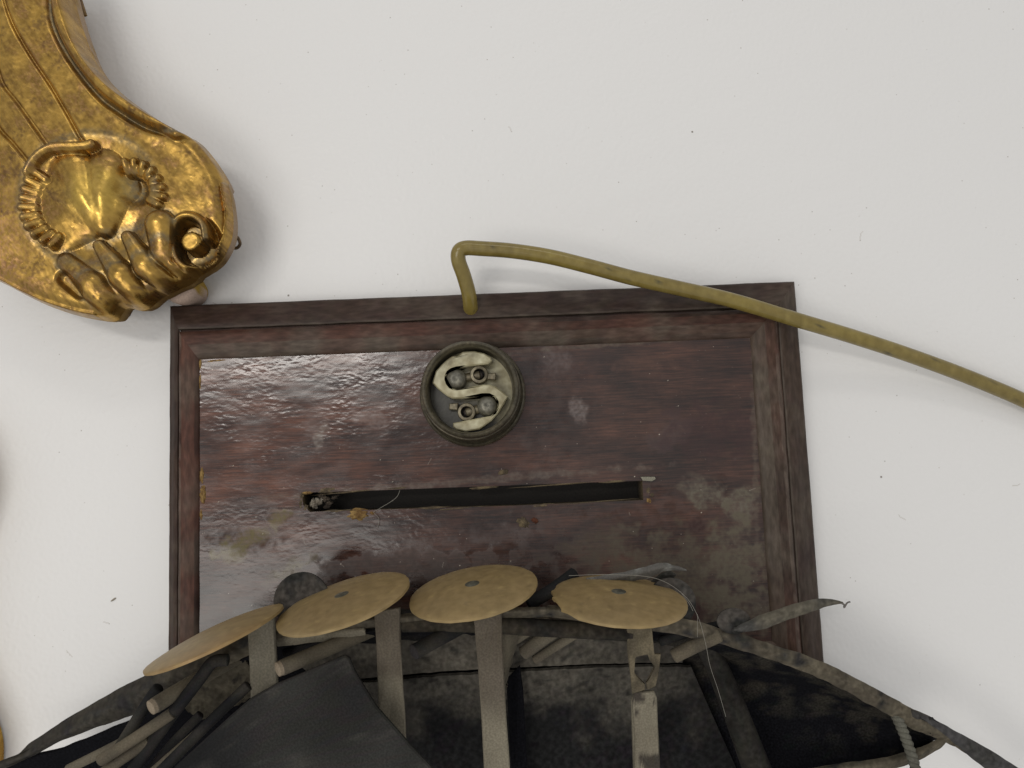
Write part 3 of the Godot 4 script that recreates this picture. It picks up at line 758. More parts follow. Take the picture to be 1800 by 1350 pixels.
	part("stem_post", sheet([
		[Vector3(0.10381, 0.03350, 0.08814), Vector3(0.11035, 0.03200, 0.09146), Vector3(0.12012, 0.03000, 0.09684), Vector3(0.12854, 0.02800, 0.10156), Vector3(0.13763, 0.02500, 0.10743), Vector3(0.15117, 0.02000, 0.11597)],
		[Vector3(0.10476, 0.03500, 0.08955), Vector3(0.11046, 0.03300, 0.09330), Vector3(0.11872, 0.03100, 0.09823), Vector3(0.12661, 0.02900, 0.10352), Vector3(0.13417, 0.02600, 0.10867), Vector3(0.14575, 0.02100, 0.11706)],
		[Vector3(0.10903, 0.03300, 0.09244), Vector3(0.11246, 0.03100, 0.09536), Vector3(0.11897, 0.02900, 0.10035), Vector3(0.12585, 0.02700, 0.10568), Vector3(0.13267, 0.02400, 0.11088), Vector3(0.14302, 0.01900, 0.11935)]], 50, 8, 0.002, slate, 0.0004, 0.15), M.dusty, ship, "slate grey stem post")
	part("near_gunwale", sheet([
		[Vector3(0.06664, 0.02700, 0.10800), Vector3(0.07545, 0.02800, 0.10590), Vector3(0.08569, 0.02900, 0.10395), Vector3(0.09584, 0.03000, 0.10231), Vector3(0.10492, 0.03000, 0.10030), Vector3(0.11105, 0.03000, 0.09785), Vector3(0.11414, 0.03000, 0.09626)],
		[Vector3(0.06597, 0.02900, 0.10956), Vector3(0.07469, 0.03000, 0.10718), Vector3(0.08513, 0.03100, 0.10510), Vector3(0.09569, 0.03150, 0.10349), Vector3(0.10502, 0.03150, 0.10121), Vector3(0.11138, 0.03100, 0.09867), Vector3(0.11444, 0.03050, 0.09682)],
		[Vector3(0.06678, 0.02600, 0.11331), Vector3(0.07561, 0.02700, 0.11119), Vector3(0.08665, 0.02800, 0.10879), Vector3(0.09732, 0.02900, 0.10597), Vector3(0.10708, 0.02900, 0.10323), Vector3(0.11301, 0.02950, 0.09989), Vector3(0.11528, 0.03000, 0.09741)]], 50, 8, 0.0014, rim_tint, 0.0004, 0.15), M.dusty, ship)
	# inner planking
	var upper_tint := func(p: Vector3) -> Color:
		var c := patchy(p, Color(0.135, 0.12, 0.098), Color(0.20, 0.18, 0.145), 0.3, 0.05, 0.5, 17.0)
		c = c.lerp(Color(0.045, 0.043, 0.04), smooth(0.15, 0.45, n3(p, 0.8, 71.0)) * 0.7)
		return c.lerp(Color(0.07, 0.064, 0.055), smooth(0.005, 0.03, p.x) * 0.55)
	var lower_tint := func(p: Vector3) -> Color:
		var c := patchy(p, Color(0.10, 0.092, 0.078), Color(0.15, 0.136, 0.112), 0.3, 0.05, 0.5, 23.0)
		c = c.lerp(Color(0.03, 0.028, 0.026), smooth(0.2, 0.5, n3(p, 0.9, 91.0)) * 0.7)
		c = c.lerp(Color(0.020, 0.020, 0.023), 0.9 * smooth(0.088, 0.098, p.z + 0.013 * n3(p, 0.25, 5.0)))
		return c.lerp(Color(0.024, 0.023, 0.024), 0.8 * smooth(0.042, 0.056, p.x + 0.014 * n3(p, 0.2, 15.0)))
	part("inner_plank", sheet([
		[Vector3(-0.06354, 0.03600, 0.07102), Vector3(-0.03830, 0.03700, 0.06765), Vector3(-0.01467, 0.03800, 0.06631), Vector3(0.00881, 0.03800, 0.06545), Vector3(0.02788, 0.03800, 0.06603), Vector3(0.04418, 0.03700, 0.06852)],
		[Vector3(-0.05732, 0.03100, 0.07752), Vector3(-0.03776, 0.03100, 0.07502), Vector3(-0.01512, 0.03100, 0.07326), Vector3(0.00907, 0.03100, 0.07267), Vector3(0.02873, 0.03100, 0.07267), Vector3(0.04534, 0.03100, 0.07385)],
		[Vector3(-0.05110, 0.02800, 0.08371), Vector3(-0.03664, 0.02800, 0.08193), Vector3(-0.01528, 0.02800, 0.08031), Vector3(0.00917, 0.02800, 0.07912), Vector3(0.02906, 0.02800, 0.07838), Vector3(0.04588, 0.02800, 0.07823)]], 90, 20, 0.001, upper_tint, 0.0004, 0.2), M.dusty, ship)
	part("inner_plank", sheet([
		[Vector3(-0.04821, 0.02720, 0.08451), Vector3(-0.03599, 0.02720, 0.08332), Vector3(-0.01532, 0.02720, 0.08169), Vector3(0.00920, 0.02720, 0.08035), Vector3(0.02915, 0.02720, 0.07961), Vector3(0.04832, 0.02720, 0.07946)],
		[Vector3(-0.04887, 0.02300, 0.09673), Vector3(-0.03664, 0.02200, 0.09584), Vector3(-0.01567, 0.02100, 0.09464), Vector3(0.00941, 0.02100, 0.09344), Vector3(0.02979, 0.02100, 0.09313), Vector3(0.05488, 0.02100, 0.09313)],
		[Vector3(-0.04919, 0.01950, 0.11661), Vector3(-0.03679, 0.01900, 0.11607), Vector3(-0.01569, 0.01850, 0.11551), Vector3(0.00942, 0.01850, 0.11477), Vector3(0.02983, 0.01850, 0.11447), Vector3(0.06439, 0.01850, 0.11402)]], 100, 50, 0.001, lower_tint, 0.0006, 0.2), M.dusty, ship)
	part("inner_plank", sheet([
		[Vector3(-0.08849, 0.03500, 0.08472), Vector3(-0.07870, 0.03800, 0.07938), Vector3(-0.06818, 0.03950, 0.07423)],
		[Vector3(-0.08468, 0.03300, 0.08929), Vector3(-0.07703, 0.03400, 0.08557), Vector3(-0.06728, 0.03500, 0.07958)],
		[Vector3(-0.08274, 0.03000, 0.09279), Vector3(-0.07527, 0.03100, 0.08988), Vector3(-0.06554, 0.03200, 0.08454)]], 40, 20, 0.0008, dusty, 0.0012, 0.5), M.dusty, ship)
	part("rail", sheet([
		[Vector3(-0.05920, 0.04400, 0.06807), Vector3(-0.04830, 0.04450, 0.06686), Vector3(-0.03686, 0.04500, 0.06565)],
		[Vector3(-0.05889, 0.04450, 0.06893), Vector3(-0.04801, 0.04500, 0.06772), Vector3(-0.03661, 0.04550, 0.06638)],
		[Vector3(-0.05899, 0.04300, 0.07078), Vector3(-0.04805, 0.04350, 0.06942), Vector3(-0.03658, 0.04400, 0.06765)]], 30, 6, 0.001, func(p: Vector3) -> Color: return patchy(p, Color(0.26, 0.235, 0.175), Color(0.12, 0.10, 0.07), 0.5, 0.25, 0.3), 0.0003, 0.2), M.strap, ship)
	var shadow_bar := func(p: Vector3) -> Color: return patchy(p, Color(0.075, 0.064, 0.048), Color(0.035, 0.033, 0.03), 0.4, 0.0, 0.4)
	part("rail", tube([Vector3(-0.02993, 0.04400, 0.06488), Vector3(-0.01135, 0.04500, 0.06469), Vector3(0.00855, 0.04400, 0.06599), Vector3(0.03005, 0.04300, 0.06730)], 0.0022, 12, 40, shadow_bar), M.dusty, ship)  # dark bar standing in for the shaded gap under the shields
	# tapered mast lying in the bow
	part("mast", tube([Vector3(0.04901, 0.03000, 0.06875), Vector3(0.05567, 0.03000, 0.08142), Vector3(0.06607, 0.03100, 0.10993)], [0.0022, 0.0040], 20, 30, func(p: Vector3) -> Color: return patchy(p, Color(0.022, 0.021, 0.020), Color(0.055, 0.051, 0.044), 0.25, 0.0, 0.5)), M.dusty, ship)
	# shield brackets
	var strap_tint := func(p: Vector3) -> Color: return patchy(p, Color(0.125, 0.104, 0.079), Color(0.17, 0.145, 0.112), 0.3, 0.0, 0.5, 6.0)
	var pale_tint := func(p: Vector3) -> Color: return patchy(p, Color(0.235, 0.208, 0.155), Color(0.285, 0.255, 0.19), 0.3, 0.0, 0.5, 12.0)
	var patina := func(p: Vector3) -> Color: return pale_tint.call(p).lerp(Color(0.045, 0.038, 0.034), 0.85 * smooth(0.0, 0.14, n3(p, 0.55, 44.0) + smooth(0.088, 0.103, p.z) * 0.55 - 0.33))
	part("shield_bracket", slab([Vector3(-0.06448, 0.05000, 0.06373), Vector3(-0.05802, 0.05000, 0.06238), Vector3(-0.05767, 0.04900, 0.06987), Vector3(-0.05731, 0.04800, 0.07751), Vector3(-0.05700, 0.04700, 0.08382), Vector3(-0.06372, 0.04700, 0.08650), Vector3(-0.06391, 0.04900, 0.07390)], 0.0012, func(p: Vector3) -> Color: return patchy(p, Color(0.225, 0.205, 0.16), Color(0.175, 0.158, 0.12), 0.35, 0.1, 0.4), 3), M.strap, ship, "pale grey bracket under the leftmost shield")
	var brown_to_pale := func(p: Vector3, from: float, to: float) -> Color: return (strap_tint.call(p) as Color).lerp(pale_tint.call(p), smooth(from, to, p.z + 0.0012 * n3(p, 0.5, 66.0)))  # strap tint: brown near the shield, paler further down
	part("shield_bracket", slab([Vector3(-0.03401, 0.04800, 0.06125), Vector3(-0.02759, 0.04800, 0.06029), Vector3(-0.02760, 0.04600, 0.06916), Vector3(-0.02714, 0.04400, 0.08100), Vector3(-0.02678, 0.04300, 0.08634), Vector3(-0.02635, 0.03900, 0.10410), Vector3(-0.03308, 0.03900, 0.10410), Vector3(-0.03329, 0.04300, 0.08634), Vector3(-0.03338, 0.04400, 0.08005), Vector3(-0.03365, 0.04600, 0.06916)], 0.0012, func(p: Vector3) -> Color: return brown_to_pale.call(p, 0.0755, 0.0795), 4), M.strap, ship)
	var b3 := part("shield_bracket", slab([Vector3(-0.00951, 0.04800, 0.06220), Vector3(-0.00252, 0.04800, 0.06125), Vector3(-0.00225, 0.04600, 0.07190), Vector3(-0.00169, 0.04400, 0.08264), Vector3(-0.00142, 0.04300, 0.08798), Vector3(-0.00071, 0.04100, 0.09791), Vector3(-0.00014, 0.03900, 0.10820), Vector3(-0.00672, 0.03900, 0.10820), Vector3(-0.00765, 0.04300, 0.08744), Vector3(-0.00847, 0.04500, 0.07487)], 0.0012, func(p: Vector3) -> Color: return brown_to_pale.call(p, 0.080, 0.093), 4), M.strap, ship)
	part("torn_flap", sheet([[Vector3(-0.00284, 0.04500, 0.06496), Vector3(-0.00227, 0.04400, 0.07235), Vector3(-0.00199, 0.04300, 0.07811), Vector3(-0.00228, 0.04200, 0.08279)], [Vector3(-0.00057, 0.04300, 0.06563), Vector3(-0.00029, 0.04200, 0.07142), Vector3(-0.00086, 0.04150, 0.07641), Vector3(-0.00186, 0.04100, 0.08209)], [Vector3(0.00219, 0.03900, 0.06697), Vector3(0.00116, 0.03900, 0.07137), Vector3(0.00000, 0.03900, 0.07561), Vector3(-0.00159, 0.04000, 0.08097)]], 24, 8, 0.0004, dusty, 0.0006, 0.3), M.strap, b3)
	part("shield_bracket", slab([Vector3(-0.00151, 0.03000, 0.08216), Vector3(0.00209, 0.03300, 0.07776), Vector3(0.00301, 0.03100, 0.08481), Vector3(0.00364, 0.02800, 0.09661), Vector3(0.00457, 0.02500, 0.11371), Vector3(0.00030, 0.02500, 0.11371), Vector3(-0.00076, 0.02800, 0.09661)], 0.001, func(p: Vector3) -> Color: return Color(0.018, 0.019, 0.022), 2), M.black, ship, "dark bracket behind the second shield from the right")
	var b4 := part("shield_bracket", slab([Vector3(0.02839, 0.04600, 0.06312), Vector3(0.03461, 0.04600, 0.06312), Vector3(0.03508, 0.04400, 0.07222), Vector3(0.03724, 0.04380, 0.07240), Vector3(0.03672, 0.04300, 0.07742), Vector3(0.03604, 0.04250, 0.08045), Vector3(0.03434, 0.04240, 0.08130), Vector3(0.03384, 0.04240, 0.08130), Vector3(0.03360, 0.04270, 0.07970), Vector3(0.03530, 0.04300, 0.07742), Vector3(0.03569, 0.04340, 0.07553), Vector3(0.03453, 0.04370, 0.07408), Vector3(0.03393, 0.04400, 0.07249), Vector3(0.03181, 0.04400, 0.07249), Vector3(0.03097, 0.04380, 0.07323), Vector3(0.03028, 0.04350, 0.07468), Vector3(0.03075, 0.04300, 0.07728), Vector3(0.03190, 0.04270, 0.07929), Vector3(0.03333, 0.04260, 0.07987), Vector3(0.03341, 0.04240, 0.08144), Vector3(0.03022, 0.04220, 0.08246), Vector3(0.02974, 0.04300, 0.07811), Vector3(0.02897, 0.04400, 0.07235)], 0.0011, func(p: Vector3) -> Color: return patchy(p, Color(0.215, 0.18, 0.12), Color(0.10, 0.085, 0.06), 0.6, 0.05, 0.3), 2, 0.0002), M.strap, ship, "corroded bracket with a hole under the rightmost shield")
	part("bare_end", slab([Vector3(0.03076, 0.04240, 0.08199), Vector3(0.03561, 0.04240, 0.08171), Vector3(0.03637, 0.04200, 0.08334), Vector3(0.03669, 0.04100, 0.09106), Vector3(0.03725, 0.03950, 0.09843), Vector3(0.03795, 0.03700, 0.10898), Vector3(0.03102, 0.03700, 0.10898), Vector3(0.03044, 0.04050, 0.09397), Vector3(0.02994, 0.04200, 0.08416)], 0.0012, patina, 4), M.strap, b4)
	# the dark square plate in front of the brackets
	part("dark_plate", slab([Vector3(-0.04461, 0.05300, 0.07254), Vector3(-0.04125, 0.05300, 0.07109), Vector3(-0.03977, 0.05300, 0.07070), Vector3(-0.03880, 0.05300, 0.07136), Vector3(-0.03766, 0.05300, 0.07399), Vector3(-0.03543, 0.05300, 0.07766), Vector3(-0.03209, 0.05300, 0.08261), Vector3(-0.02696, 0.05250, 0.08835), Vector3(-0.02401, 0.05200, 0.09176), Vector3(-0.01888, 0.05150, 0.09710), Vector3(-0.01076, 0.05100, 0.10604), Vector3(-0.09015, 0.05100, 0.10604), Vector3(-0.07979, 0.05200, 0.09641), Vector3(-0.06681, 0.05300, 0.08456), Vector3(-0.06210, 0.05300, 0.08053), Vector3(-0.05626, 0.05300, 0.07726)], 0.0014, func(p: Vector3) -> Color: return patchy(p, Color(0.030, 0.029, 0.028), Color(0.052, 0.050, 0.046), 0.12, 0.0, 0.5).lerp(Color(0.012, 0.0125, 0.015), smooth(-0.050, -0.075, p.x) * 0.7).lerp(Color(0.085, 0.08, 0.07), 0.55 * smooth(0.22, 0.6, n3(p, 0.45, 58.0) + 0.25 * n3(p, 2.0, 8.0))), 4, 0.0004), M.strap, ship, "flat dark plate over the stern of the ship")
	build_shields(ship)
	build_oars(ship)
	# twisted rope between the two gunwales
	var axis := spline([Vector3(0.09902, 0.03300, 0.08786), Vector3(0.10003, 0.03400, 0.09071), Vector3(0.10126, 0.03500, 0.09465), Vector3(0.10229, 0.03600, 0.09909), Vector3(0.10300, 0.03700, 0.10374), Vector3(0.10361, 0.03800, 0.10996)], 120)
	for k in 2:
		var strand := []
		for i in axis.size():
			var d: Vector3 = (axis[mini(i + 1, 119)] - axis[maxi(i - 1, 0)]).normalized()
			var s := d.cross(Vector3.UP).normalized()
			var a := i * 0.42 + PI * k
			strand.append(axis[i] + (s * cos(a) + s.cross(d) * sin(a)) * 0.00062)
		part("rope_strand", tube(strand, 0.00078, 10, 240, func(p: Vector3) -> Color: return patchy(p, Color(0.17, 0.165, 0.135), Color(0.09, 0.085, 0.07), 0.6, 0.0, 0.4)), M.rod, ship)

func build_shields(ship: Node3D) -> void:
	var data := [
		[Vector3(-0.07138, 0.05200, 0.06641), Vector3(-0.3807, 0.0996, -0.9193), 0.0168, "leftmost gold shield, seen nearly edge-on"],
		[Vector3(-0.04066, 0.05200, 0.05812), Vector3(-0.2575, 0.2187, -0.9412), 0.0163, "second gold shield from the left"],
		[Vector3(-0.00935, 0.05200, 0.05557), Vector3(-0.1582, 0.2471, -0.9560), 0.0156, "gold shield above the middle bracket"],
		[Vector3(0.02570, 0.05200, 0.05745), Vector3(0.0361, 0.2095, -0.9771), 0.0164, "rightmost gold shield with a bent left edge"]]
	for k in data.size():
		var s = data[k]
		var n: Vector3 = s[1]
		var x := n.cross(Vector3.FORWARD).normalized()
		if x.x < 0: x = -x
		var z := x.cross(n).normalized()
		var at := Transform3D(Basis(x, n, z), s[0])
		var r: float = s[2]
		var v := PackedVector3Array()
		var c := PackedColorArray()
		var gold := func(p: Vector3) -> Color:
			var col := patchy(p, Color(0.375, 0.27, 0.122), Color(0.335, 0.243, 0.114), 0.22, 0.0, 0.5, k * 20.0)
			if k == 0: col = col.lerp(Color(0.36, 0.235, 0.10), smooth(0.4, 1.0, (at.affine_inverse() * p).x / r))
			col = col.lerp(Color(0.20, 0.145, 0.07), smooth(0.35, 0.6, n3(p, 1.8, 10.0 + k * 30)) * 0.5)
			return col.lerp(Color(0.62, 0.47, 0.20), smooth(0.35, 0.6, n3(p, 1.6, 70.0 + k * 30)) * 0.35)
		var mesh := dome(at, r, 0.0018, 0.0006, gold, k == 3)
		var o := part("shield", mesh, M.shield, ship, s[3])
		if k > 0:
			var rivet := at * Transform3D(Basis(), Vector3(0, 0.00155, 0))
			part("rivet", dome(rivet, 0.0024, 0.0005, 0.0006, func(p: Vector3) -> Color: return patchy(p, Color(0.21, 0.205, 0.155), Color(0.13, 0.13, 0.10), 2.0, 0.0, 0.4), false), M.brass, o)

func dome(at: Transform3D, r: float, sag: float, thick: float, tint, bent: bool) -> ArrayMesh:
	var segs := 72
	var rings := 22
	var v := PackedVector3Array()
	var n := PackedVector3Array()
	var c := PackedColorArray()
	var ix := PackedInt32Array()
	for side in 2:
		var base := v.size()
		for i in rings + 1:
			var f := float(i) / rings
			for s in segs:
				var a := TAU * s / segs
				var q := Vector3(cos(a) * r * f, sag * (1.0 - f * f), sin(a) * r * f)
				var rr := 1.0 + 0.012 * noise.get_noise_2d(cos(a) * 30.0 + r * 9000.0, sin(a) * 30.0) * f
				q.x *= rr; q.z *= rr
				if bent:
					var e := smooth(0.74, 1.0, -q.x / r)
					q.y += 0.0016 * e * smooth(0.35, -0.1, absf(q.z + 0.0015) / r) * sin(q.z * 900.0 + 1.0)
					q.x += 0.0011 * e * absf(sin(a * 9.0))
				var m := Vector3(cos(a) * 2.0 * sag * f / r, 1.0, sin(a) * 2.0 * sag * f / r).normalized()
				if i >= rings - 1: m = (m + Vector3(cos(a), 0, sin(a)) * (0.35 if i == rings else 0.1)).normalized()
				if side == 1:
					q.y -= thick
					m = -m
				v.append(at * q); n.append(at.basis * m); c.append(tint.call(at * q))
		for i in rings:
			for s in segs:
				var a := base + i * segs + s
				var b := base + i * segs + (s + 1) % segs
				if side == 0: ix.append_array([a, b, a + segs, b, b + segs, a + segs])
				else: ix.append_array([a, a + segs, b, b, a + segs, b + segs])
	var first := v.size()
	for e in [rings * segs, (rings + 1) * segs + rings * segs]:
		for s in segs:
			v.append(v[e + s]); c.append(c[e + s]); n.append(at.basis * Vector3(cos(TAU * s / segs), 0.0, sin(TAU * s / segs)))
	for s in segs:
		var t := (s + 1) % segs
		ix.append_array([first + s, first + t, first + segs + s, first + t, first + segs + t, first + segs + s])
	return commit(v, n, c, ix)

func build_oars(ship: Node3D) -> void:
	var grey := func(p: Vector3) -> Color: return patchy(p, Color(0.13, 0.113, 0.085), Color(0.19, 0.165, 0.12), 0.4, 0.0, 0.5, 2.0)
	var tan_ := func(p: Vector3) -> Color: return patchy(p, Color(0.165, 0.14, 0.10), Color(0.11, 0.095, 0.072), 0.5, 0.05, 0.4, 5.0)
	var dark := func(p: Vector3) -> Color: return patchy(p, Color(0.022, 0.022, 0.023), Color(0.06, 0.055, 0.047), 0.4, 0.15, 0.4, 9.0)
	var pale := func(p: Vector3) -> Color: return Color(0.34, 0.275, 0.20)
	for s in [
		[[Vector3(-0.08428, 0.05400, 0.08181), Vector3(-0.07748, 0.04500, 0.07801), Vector3(-0.06791, 0.03600, 0.07303)], 0.0019, grey, true, "oar shaft with pale cut end"],
		[[Vector3(-0.09848, 0.05000, 0.09569), Vector3(-0.09003, 0.05000, 0.09033), Vector3(-0.08223, 0.04900, 0.08510)], 0.0014, tan_, false, "tan oar shaft"],
		[[Vector3(-0.10272, 0.04800, 0.10230), Vector3(-0.09546, 0.04800, 0.09692), Vector3(-0.08830, 0.04700, 0.09224)], 0.0013, tan_, false, ""],
		[[Vector3(-0.08623, 0.04800, 0.07939), Vector3(-0.08927, 0.04700, 0.08342), Vector3(-0.09814, 0.04400, 0.09687)], 0.0014, dark, false, ""],
		[[Vector3(-0.06921, 0.04900, 0.07256), Vector3(-0.07261, 0.04950, 0.07298), Vector3(-0.07531, 0.05000, 0.07659), Vector3(-0.08087, 0.05100, 0.08425)], 0.0015, dark, false, ""],
		[[Vector3(-0.08251, 0.04700, 0.08543), Vector3(-0.08720, 0.04700, 0.09211), Vector3(-0.09430, 0.04700, 0.10242)], 0.0015, dark, false, ""],
		[[Vector3(-0.06435, 0.04800, 0.07885), Vector3(-0.07281, 0.04900, 0.08696), Vector3(-0.08551, 0.05000, 0.09972)], 0.0013, dark, false, ""],
		[[Vector3(-0.05489, 0.05300, 0.07346), Vector3(-0.04526, 0.04500, 0.07048), Vector3(-0.03390, 0.03700, 0.06679)], 0.0019, grey, true, ""],
		[[Vector3(-0.02371, 0.05000, 0.07045), Vector3(-0.01700, 0.04500, 0.06772), Vector3(-0.00734, 0.03800, 0.06374)], 0.0019, dark, false, "dark oar shaft under the middle shields"],
		[[Vector3(0.00297, 0.03500, 0.07412), Vector3(0.00957, 0.03700, 0.06909), Vector3(0.01607, 0.03900, 0.06470)], 0.0018, grey, false, ""],
		[[Vector3(-0.00059, 0.03700, 0.07109), Vector3(0.00440, 0.03800, 0.06774), Vector3(0.00964, 0.03900, 0.06470)], 0.0014, grey, false, ""],
		[[Vector3(0.04086, 0.04200, 0.07323), Vector3(0.04600, 0.04300, 0.07050), Vector3(0.05181, 0.04400, 0.06765)], 0.0018, tan_, false, ""],
		[[Vector3(0.00437, 0.04000, 0.06081), Vector3(0.01100, 0.03900, 0.05697), Vector3(0.01632, 0.03700, 0.05349)], 0.0017, dark, false, ""],
		[[Vector3(-0.02997, 0.04400, 0.06265), Vector3(-0.02282, 0.04400, 0.06349), Vector3(-0.01854, 0.04400, 0.06432)], 0.0016, dark, false, ""],
		[[Vector3(-0.06725, 0.04400, 0.08223), Vector3(-0.07562, 0.04500, 0.08927), Vector3(-0.08997, 0.04600, 0.10174)], 0.0010, grey, false, ""],
		[[Vector3(-0.07761, 0.04300, 0.08716), Vector3(-0.08465, 0.04300, 0.09451), Vector3(-0.09130, 0.04300, 0.10287)], 0.0011, dark, false, ""],
		[[Vector3(-0.05846, 0.03800, 0.07372), Vector3(-0.04833, 0.03800, 0.06974), Vector3(-0.03814, 0.03800, 0.06660)], 0.0012, dark, false, ""],
		[[Vector3(-0.09551, 0.03800, 0.09340), Vector3(-0.10210, 0.03600, 0.09713), Vector3(-0.11505, 0.03300, 0.10380)], 0.0012, grey, false, ""],
		[[Vector3(0.03770, 0.04000, 0.07017), Vector3(0.04479, 0.04100, 0.06771), Vector3(0.05209, 0.04200, 0.06582)], 0.0012, dark, false, ""],
		[[Vector3(0.00598, 0.03300, 0.07631), Vector3(0.01336, 0.03500, 0.07123), Vector3(0.01915, 0.03700, 0.06737)], 0.0012, grey, false, ""]]:
		var o := part("oar", tube(s[0], s[1], 16, 16, s[2], 0.3), M.rod, ship, s[4])
		if s[3]:
			var a: Vector3 = s[0][0]
			var d: Vector3 = (s[0][0] - s[0][1]).normalized()
			part("cut_end", tube([a + d * 0.0001, a + d * 0.0010], 0.00175, 16, 2, pale, 0.12), M.rod, o)
	var blade_tint := func(p: Vector3) -> Color: return patchy(p, Color(0.115, 0.112, 0.105), Color(0.19, 0.17, 0.13), 0.25, smooth(0.085, 0.075, p.x) * -0.2 + 0.1, 0.3)
	part("oar_blade", sheet([
		[Vector3(0.05444, 0.04500, 0.06593), Vector3(0.06075, 0.04600, 0.06284), Vector3(0.06827, 0.04700, 0.06005), Vector3(0.07477, 0.04750, 0.05832), Vector3(0.07898, 0.04750, 0.05832), Vector3(0.08197, 0.04700, 0.05909)],
		[Vector3(0.05487, 0.04650, 0.06605), Vector3(0.06053, 0.04750, 0.06407), Vector3(0.06784, 0.04850, 0.06157), Vector3(0.07434, 0.04850, 0.05966), Vector3(0.07889, 0.04800, 0.05906), Vector3(0.08210, 0.04700, 0.05929)],
		[Vector3(0.05611, 0.04500, 0.06676), Vector3(0.06149, 0.04600, 0.06601), Vector3(0.06886, 0.04700, 0.06321), Vector3(0.07494, 0.04750, 0.06106), Vector3(0.07920, 0.04750, 0.05983), Vector3(0.08209, 0.04700, 0.05950)]], 50, 10, 0.0008, blade_tint, 0.0003, 0.2), M.dusty, ship, "pointed grey oar blade sticking out to the right")
	part("oar_blade", sheet([
		[Vector3(0.01882, 0.04200, 0.05397), Vector3(0.02739, 0.04300, 0.05242), Vector3(0.03446, 0.04400, 0.05074), Vector3(0.03878, 0.04400, 0.05003), Vector3(0.04413, 0.04300, 0.05171)],
		[Vector3(0.01968, 0.04200, 0.05510), Vector3(0.02810, 0.04400, 0.05341), Vector3(0.03484, 0.04500, 0.05174), Vector3(0.03914, 0.04500, 0.05090), Vector3(0.04427, 0.04300, 0.05185)],
		[Vector3(0.02063, 0.04100, 0.05667), Vector3(0.02923, 0.04200, 0.05510), Vector3(0.03458, 0.04300, 0.05383), Vector3(0.03884, 0.04350, 0.05207), Vector3(0.04427, 0.04300, 0.05199)]], 40, 8, 0.0005, func(p: Vector3) -> Color: return patchy(p, Color(0.15, 0.145, 0.13), Color(0.33, 0.33, 0.31), 0.7, 0.25, 0.2), 0.0004, 0.3), M.strap, ship, "grey oar blade behind the rightmost shield")
	part("oar_blade", slab([Vector3(0.03446, 0.04000, 0.05625), Vector3(0.03784, 0.04100, 0.05325), Vector3(0.04048, 0.04100, 0.05225), Vector3(0.04220, 0.04100, 0.05325), Vector3(0.04061, 0.04000, 0.05539), Vector3(0.04539, 0.03900, 0.06070), Vector3(0.04456, 0.03900, 0.06498), Vector3(0.03655, 0.03900, 0.06355)], 0.0008, func(p: Vector3) -> Color: return patchy(p, Color(0.09, 0.085, 0.075), Color(0.05, 0.048, 0.044), 0.4, 0.0, 0.4), 2), M.dusty, ship)
	var dusty_top := func(p: Vector3) -> Color: return patchy(p, Color(0.11, 0.10, 0.088), Color(0.045, 0.044, 0.043), 0.25, 0.02, 0.12, 31.0)
	part("oar_blade", dome(Transform3D(Basis(), Vector3(-0.05341, 0.04200, 0.05963)), 0.0071, 0.0006, 0.0007, dusty_top, false), M.dusty, ship, "round dark blade half hidden behind the second shield")
	part("oar_blade", dome(Transform3D(Basis.from_scale(Vector3(1.0, 1.0, 0.75)), Vector3(0.05534, 0.04500, 0.06413)), 0.0042, 0.0007, 0.0007, dusty_top, false), M.dusty, ship)
	part("oar_blade", dome(Transform3D(Basis(), Vector3(0.04002, 0.04400, 0.05986)), 0.0062, 0.0006, 0.0007, dusty_top, false), M.dusty, ship)

# ------------------------------------------------------------------ gilt scroll foot

var caps := []
var hits := {}

func seg_dist(p: Vector2, a: Vector2, b: Vector2) -> Vector2:
	var ab := b - a
	var t := clampf((p - a).dot(ab) / maxf(ab.length_squared(), 1e-6), 0.0, 1.0)
	return Vector2(p.distance_to(a + ab * t), t)

func smax(a: float, b: float, k: float) -> float:
	var h := clampf(0.5 + 0.5 * (a - b) / k, 0.0, 1.0)
	return lerpf(b, a, h) + k * h * (1.0 - h)

func poly_line(pts: Array, n: int) -> Array:
	var p3 := []
	for p in pts: p3.append(Vector3(p.x, 0, p.y))
	var out := []
	for p in spline(p3, n): out.append(Vector2(p.x, p.z))
	return out

# signed distance to the nearest stretch of a line: positive to its left as it runs down the picture
func side_of(p: Vector2, line: Array) -> float:
	var best := 1e9
	var sign_ := 1.0
	for i in line.size() - 1:
		var a: Vector2 = line[i]
		var b: Vector2 = line[i + 1]
		var d := seg_dist(p, a, b).x
		if d < best:
			best = d
			sign_ = signf((b - a).cross(p - a))
	return best * sign_

func line_dist(p: Vector2, line: Array, reach: float) -> float:
	var best := reach
	for i in line.size() - 1:
		var a: Vector2 = line[i]
		var b: Vector2 = line[i + 1]
		if minf(a.x, b.x) - reach > p.x or maxf(a.x, b.x) + reach < p.x or minf(a.y, b.y) - reach > p.y or maxf(a.y, b.y) + reach < p.y: continue
		best = minf(best, seg_dist(p, a, b).x)
	return best

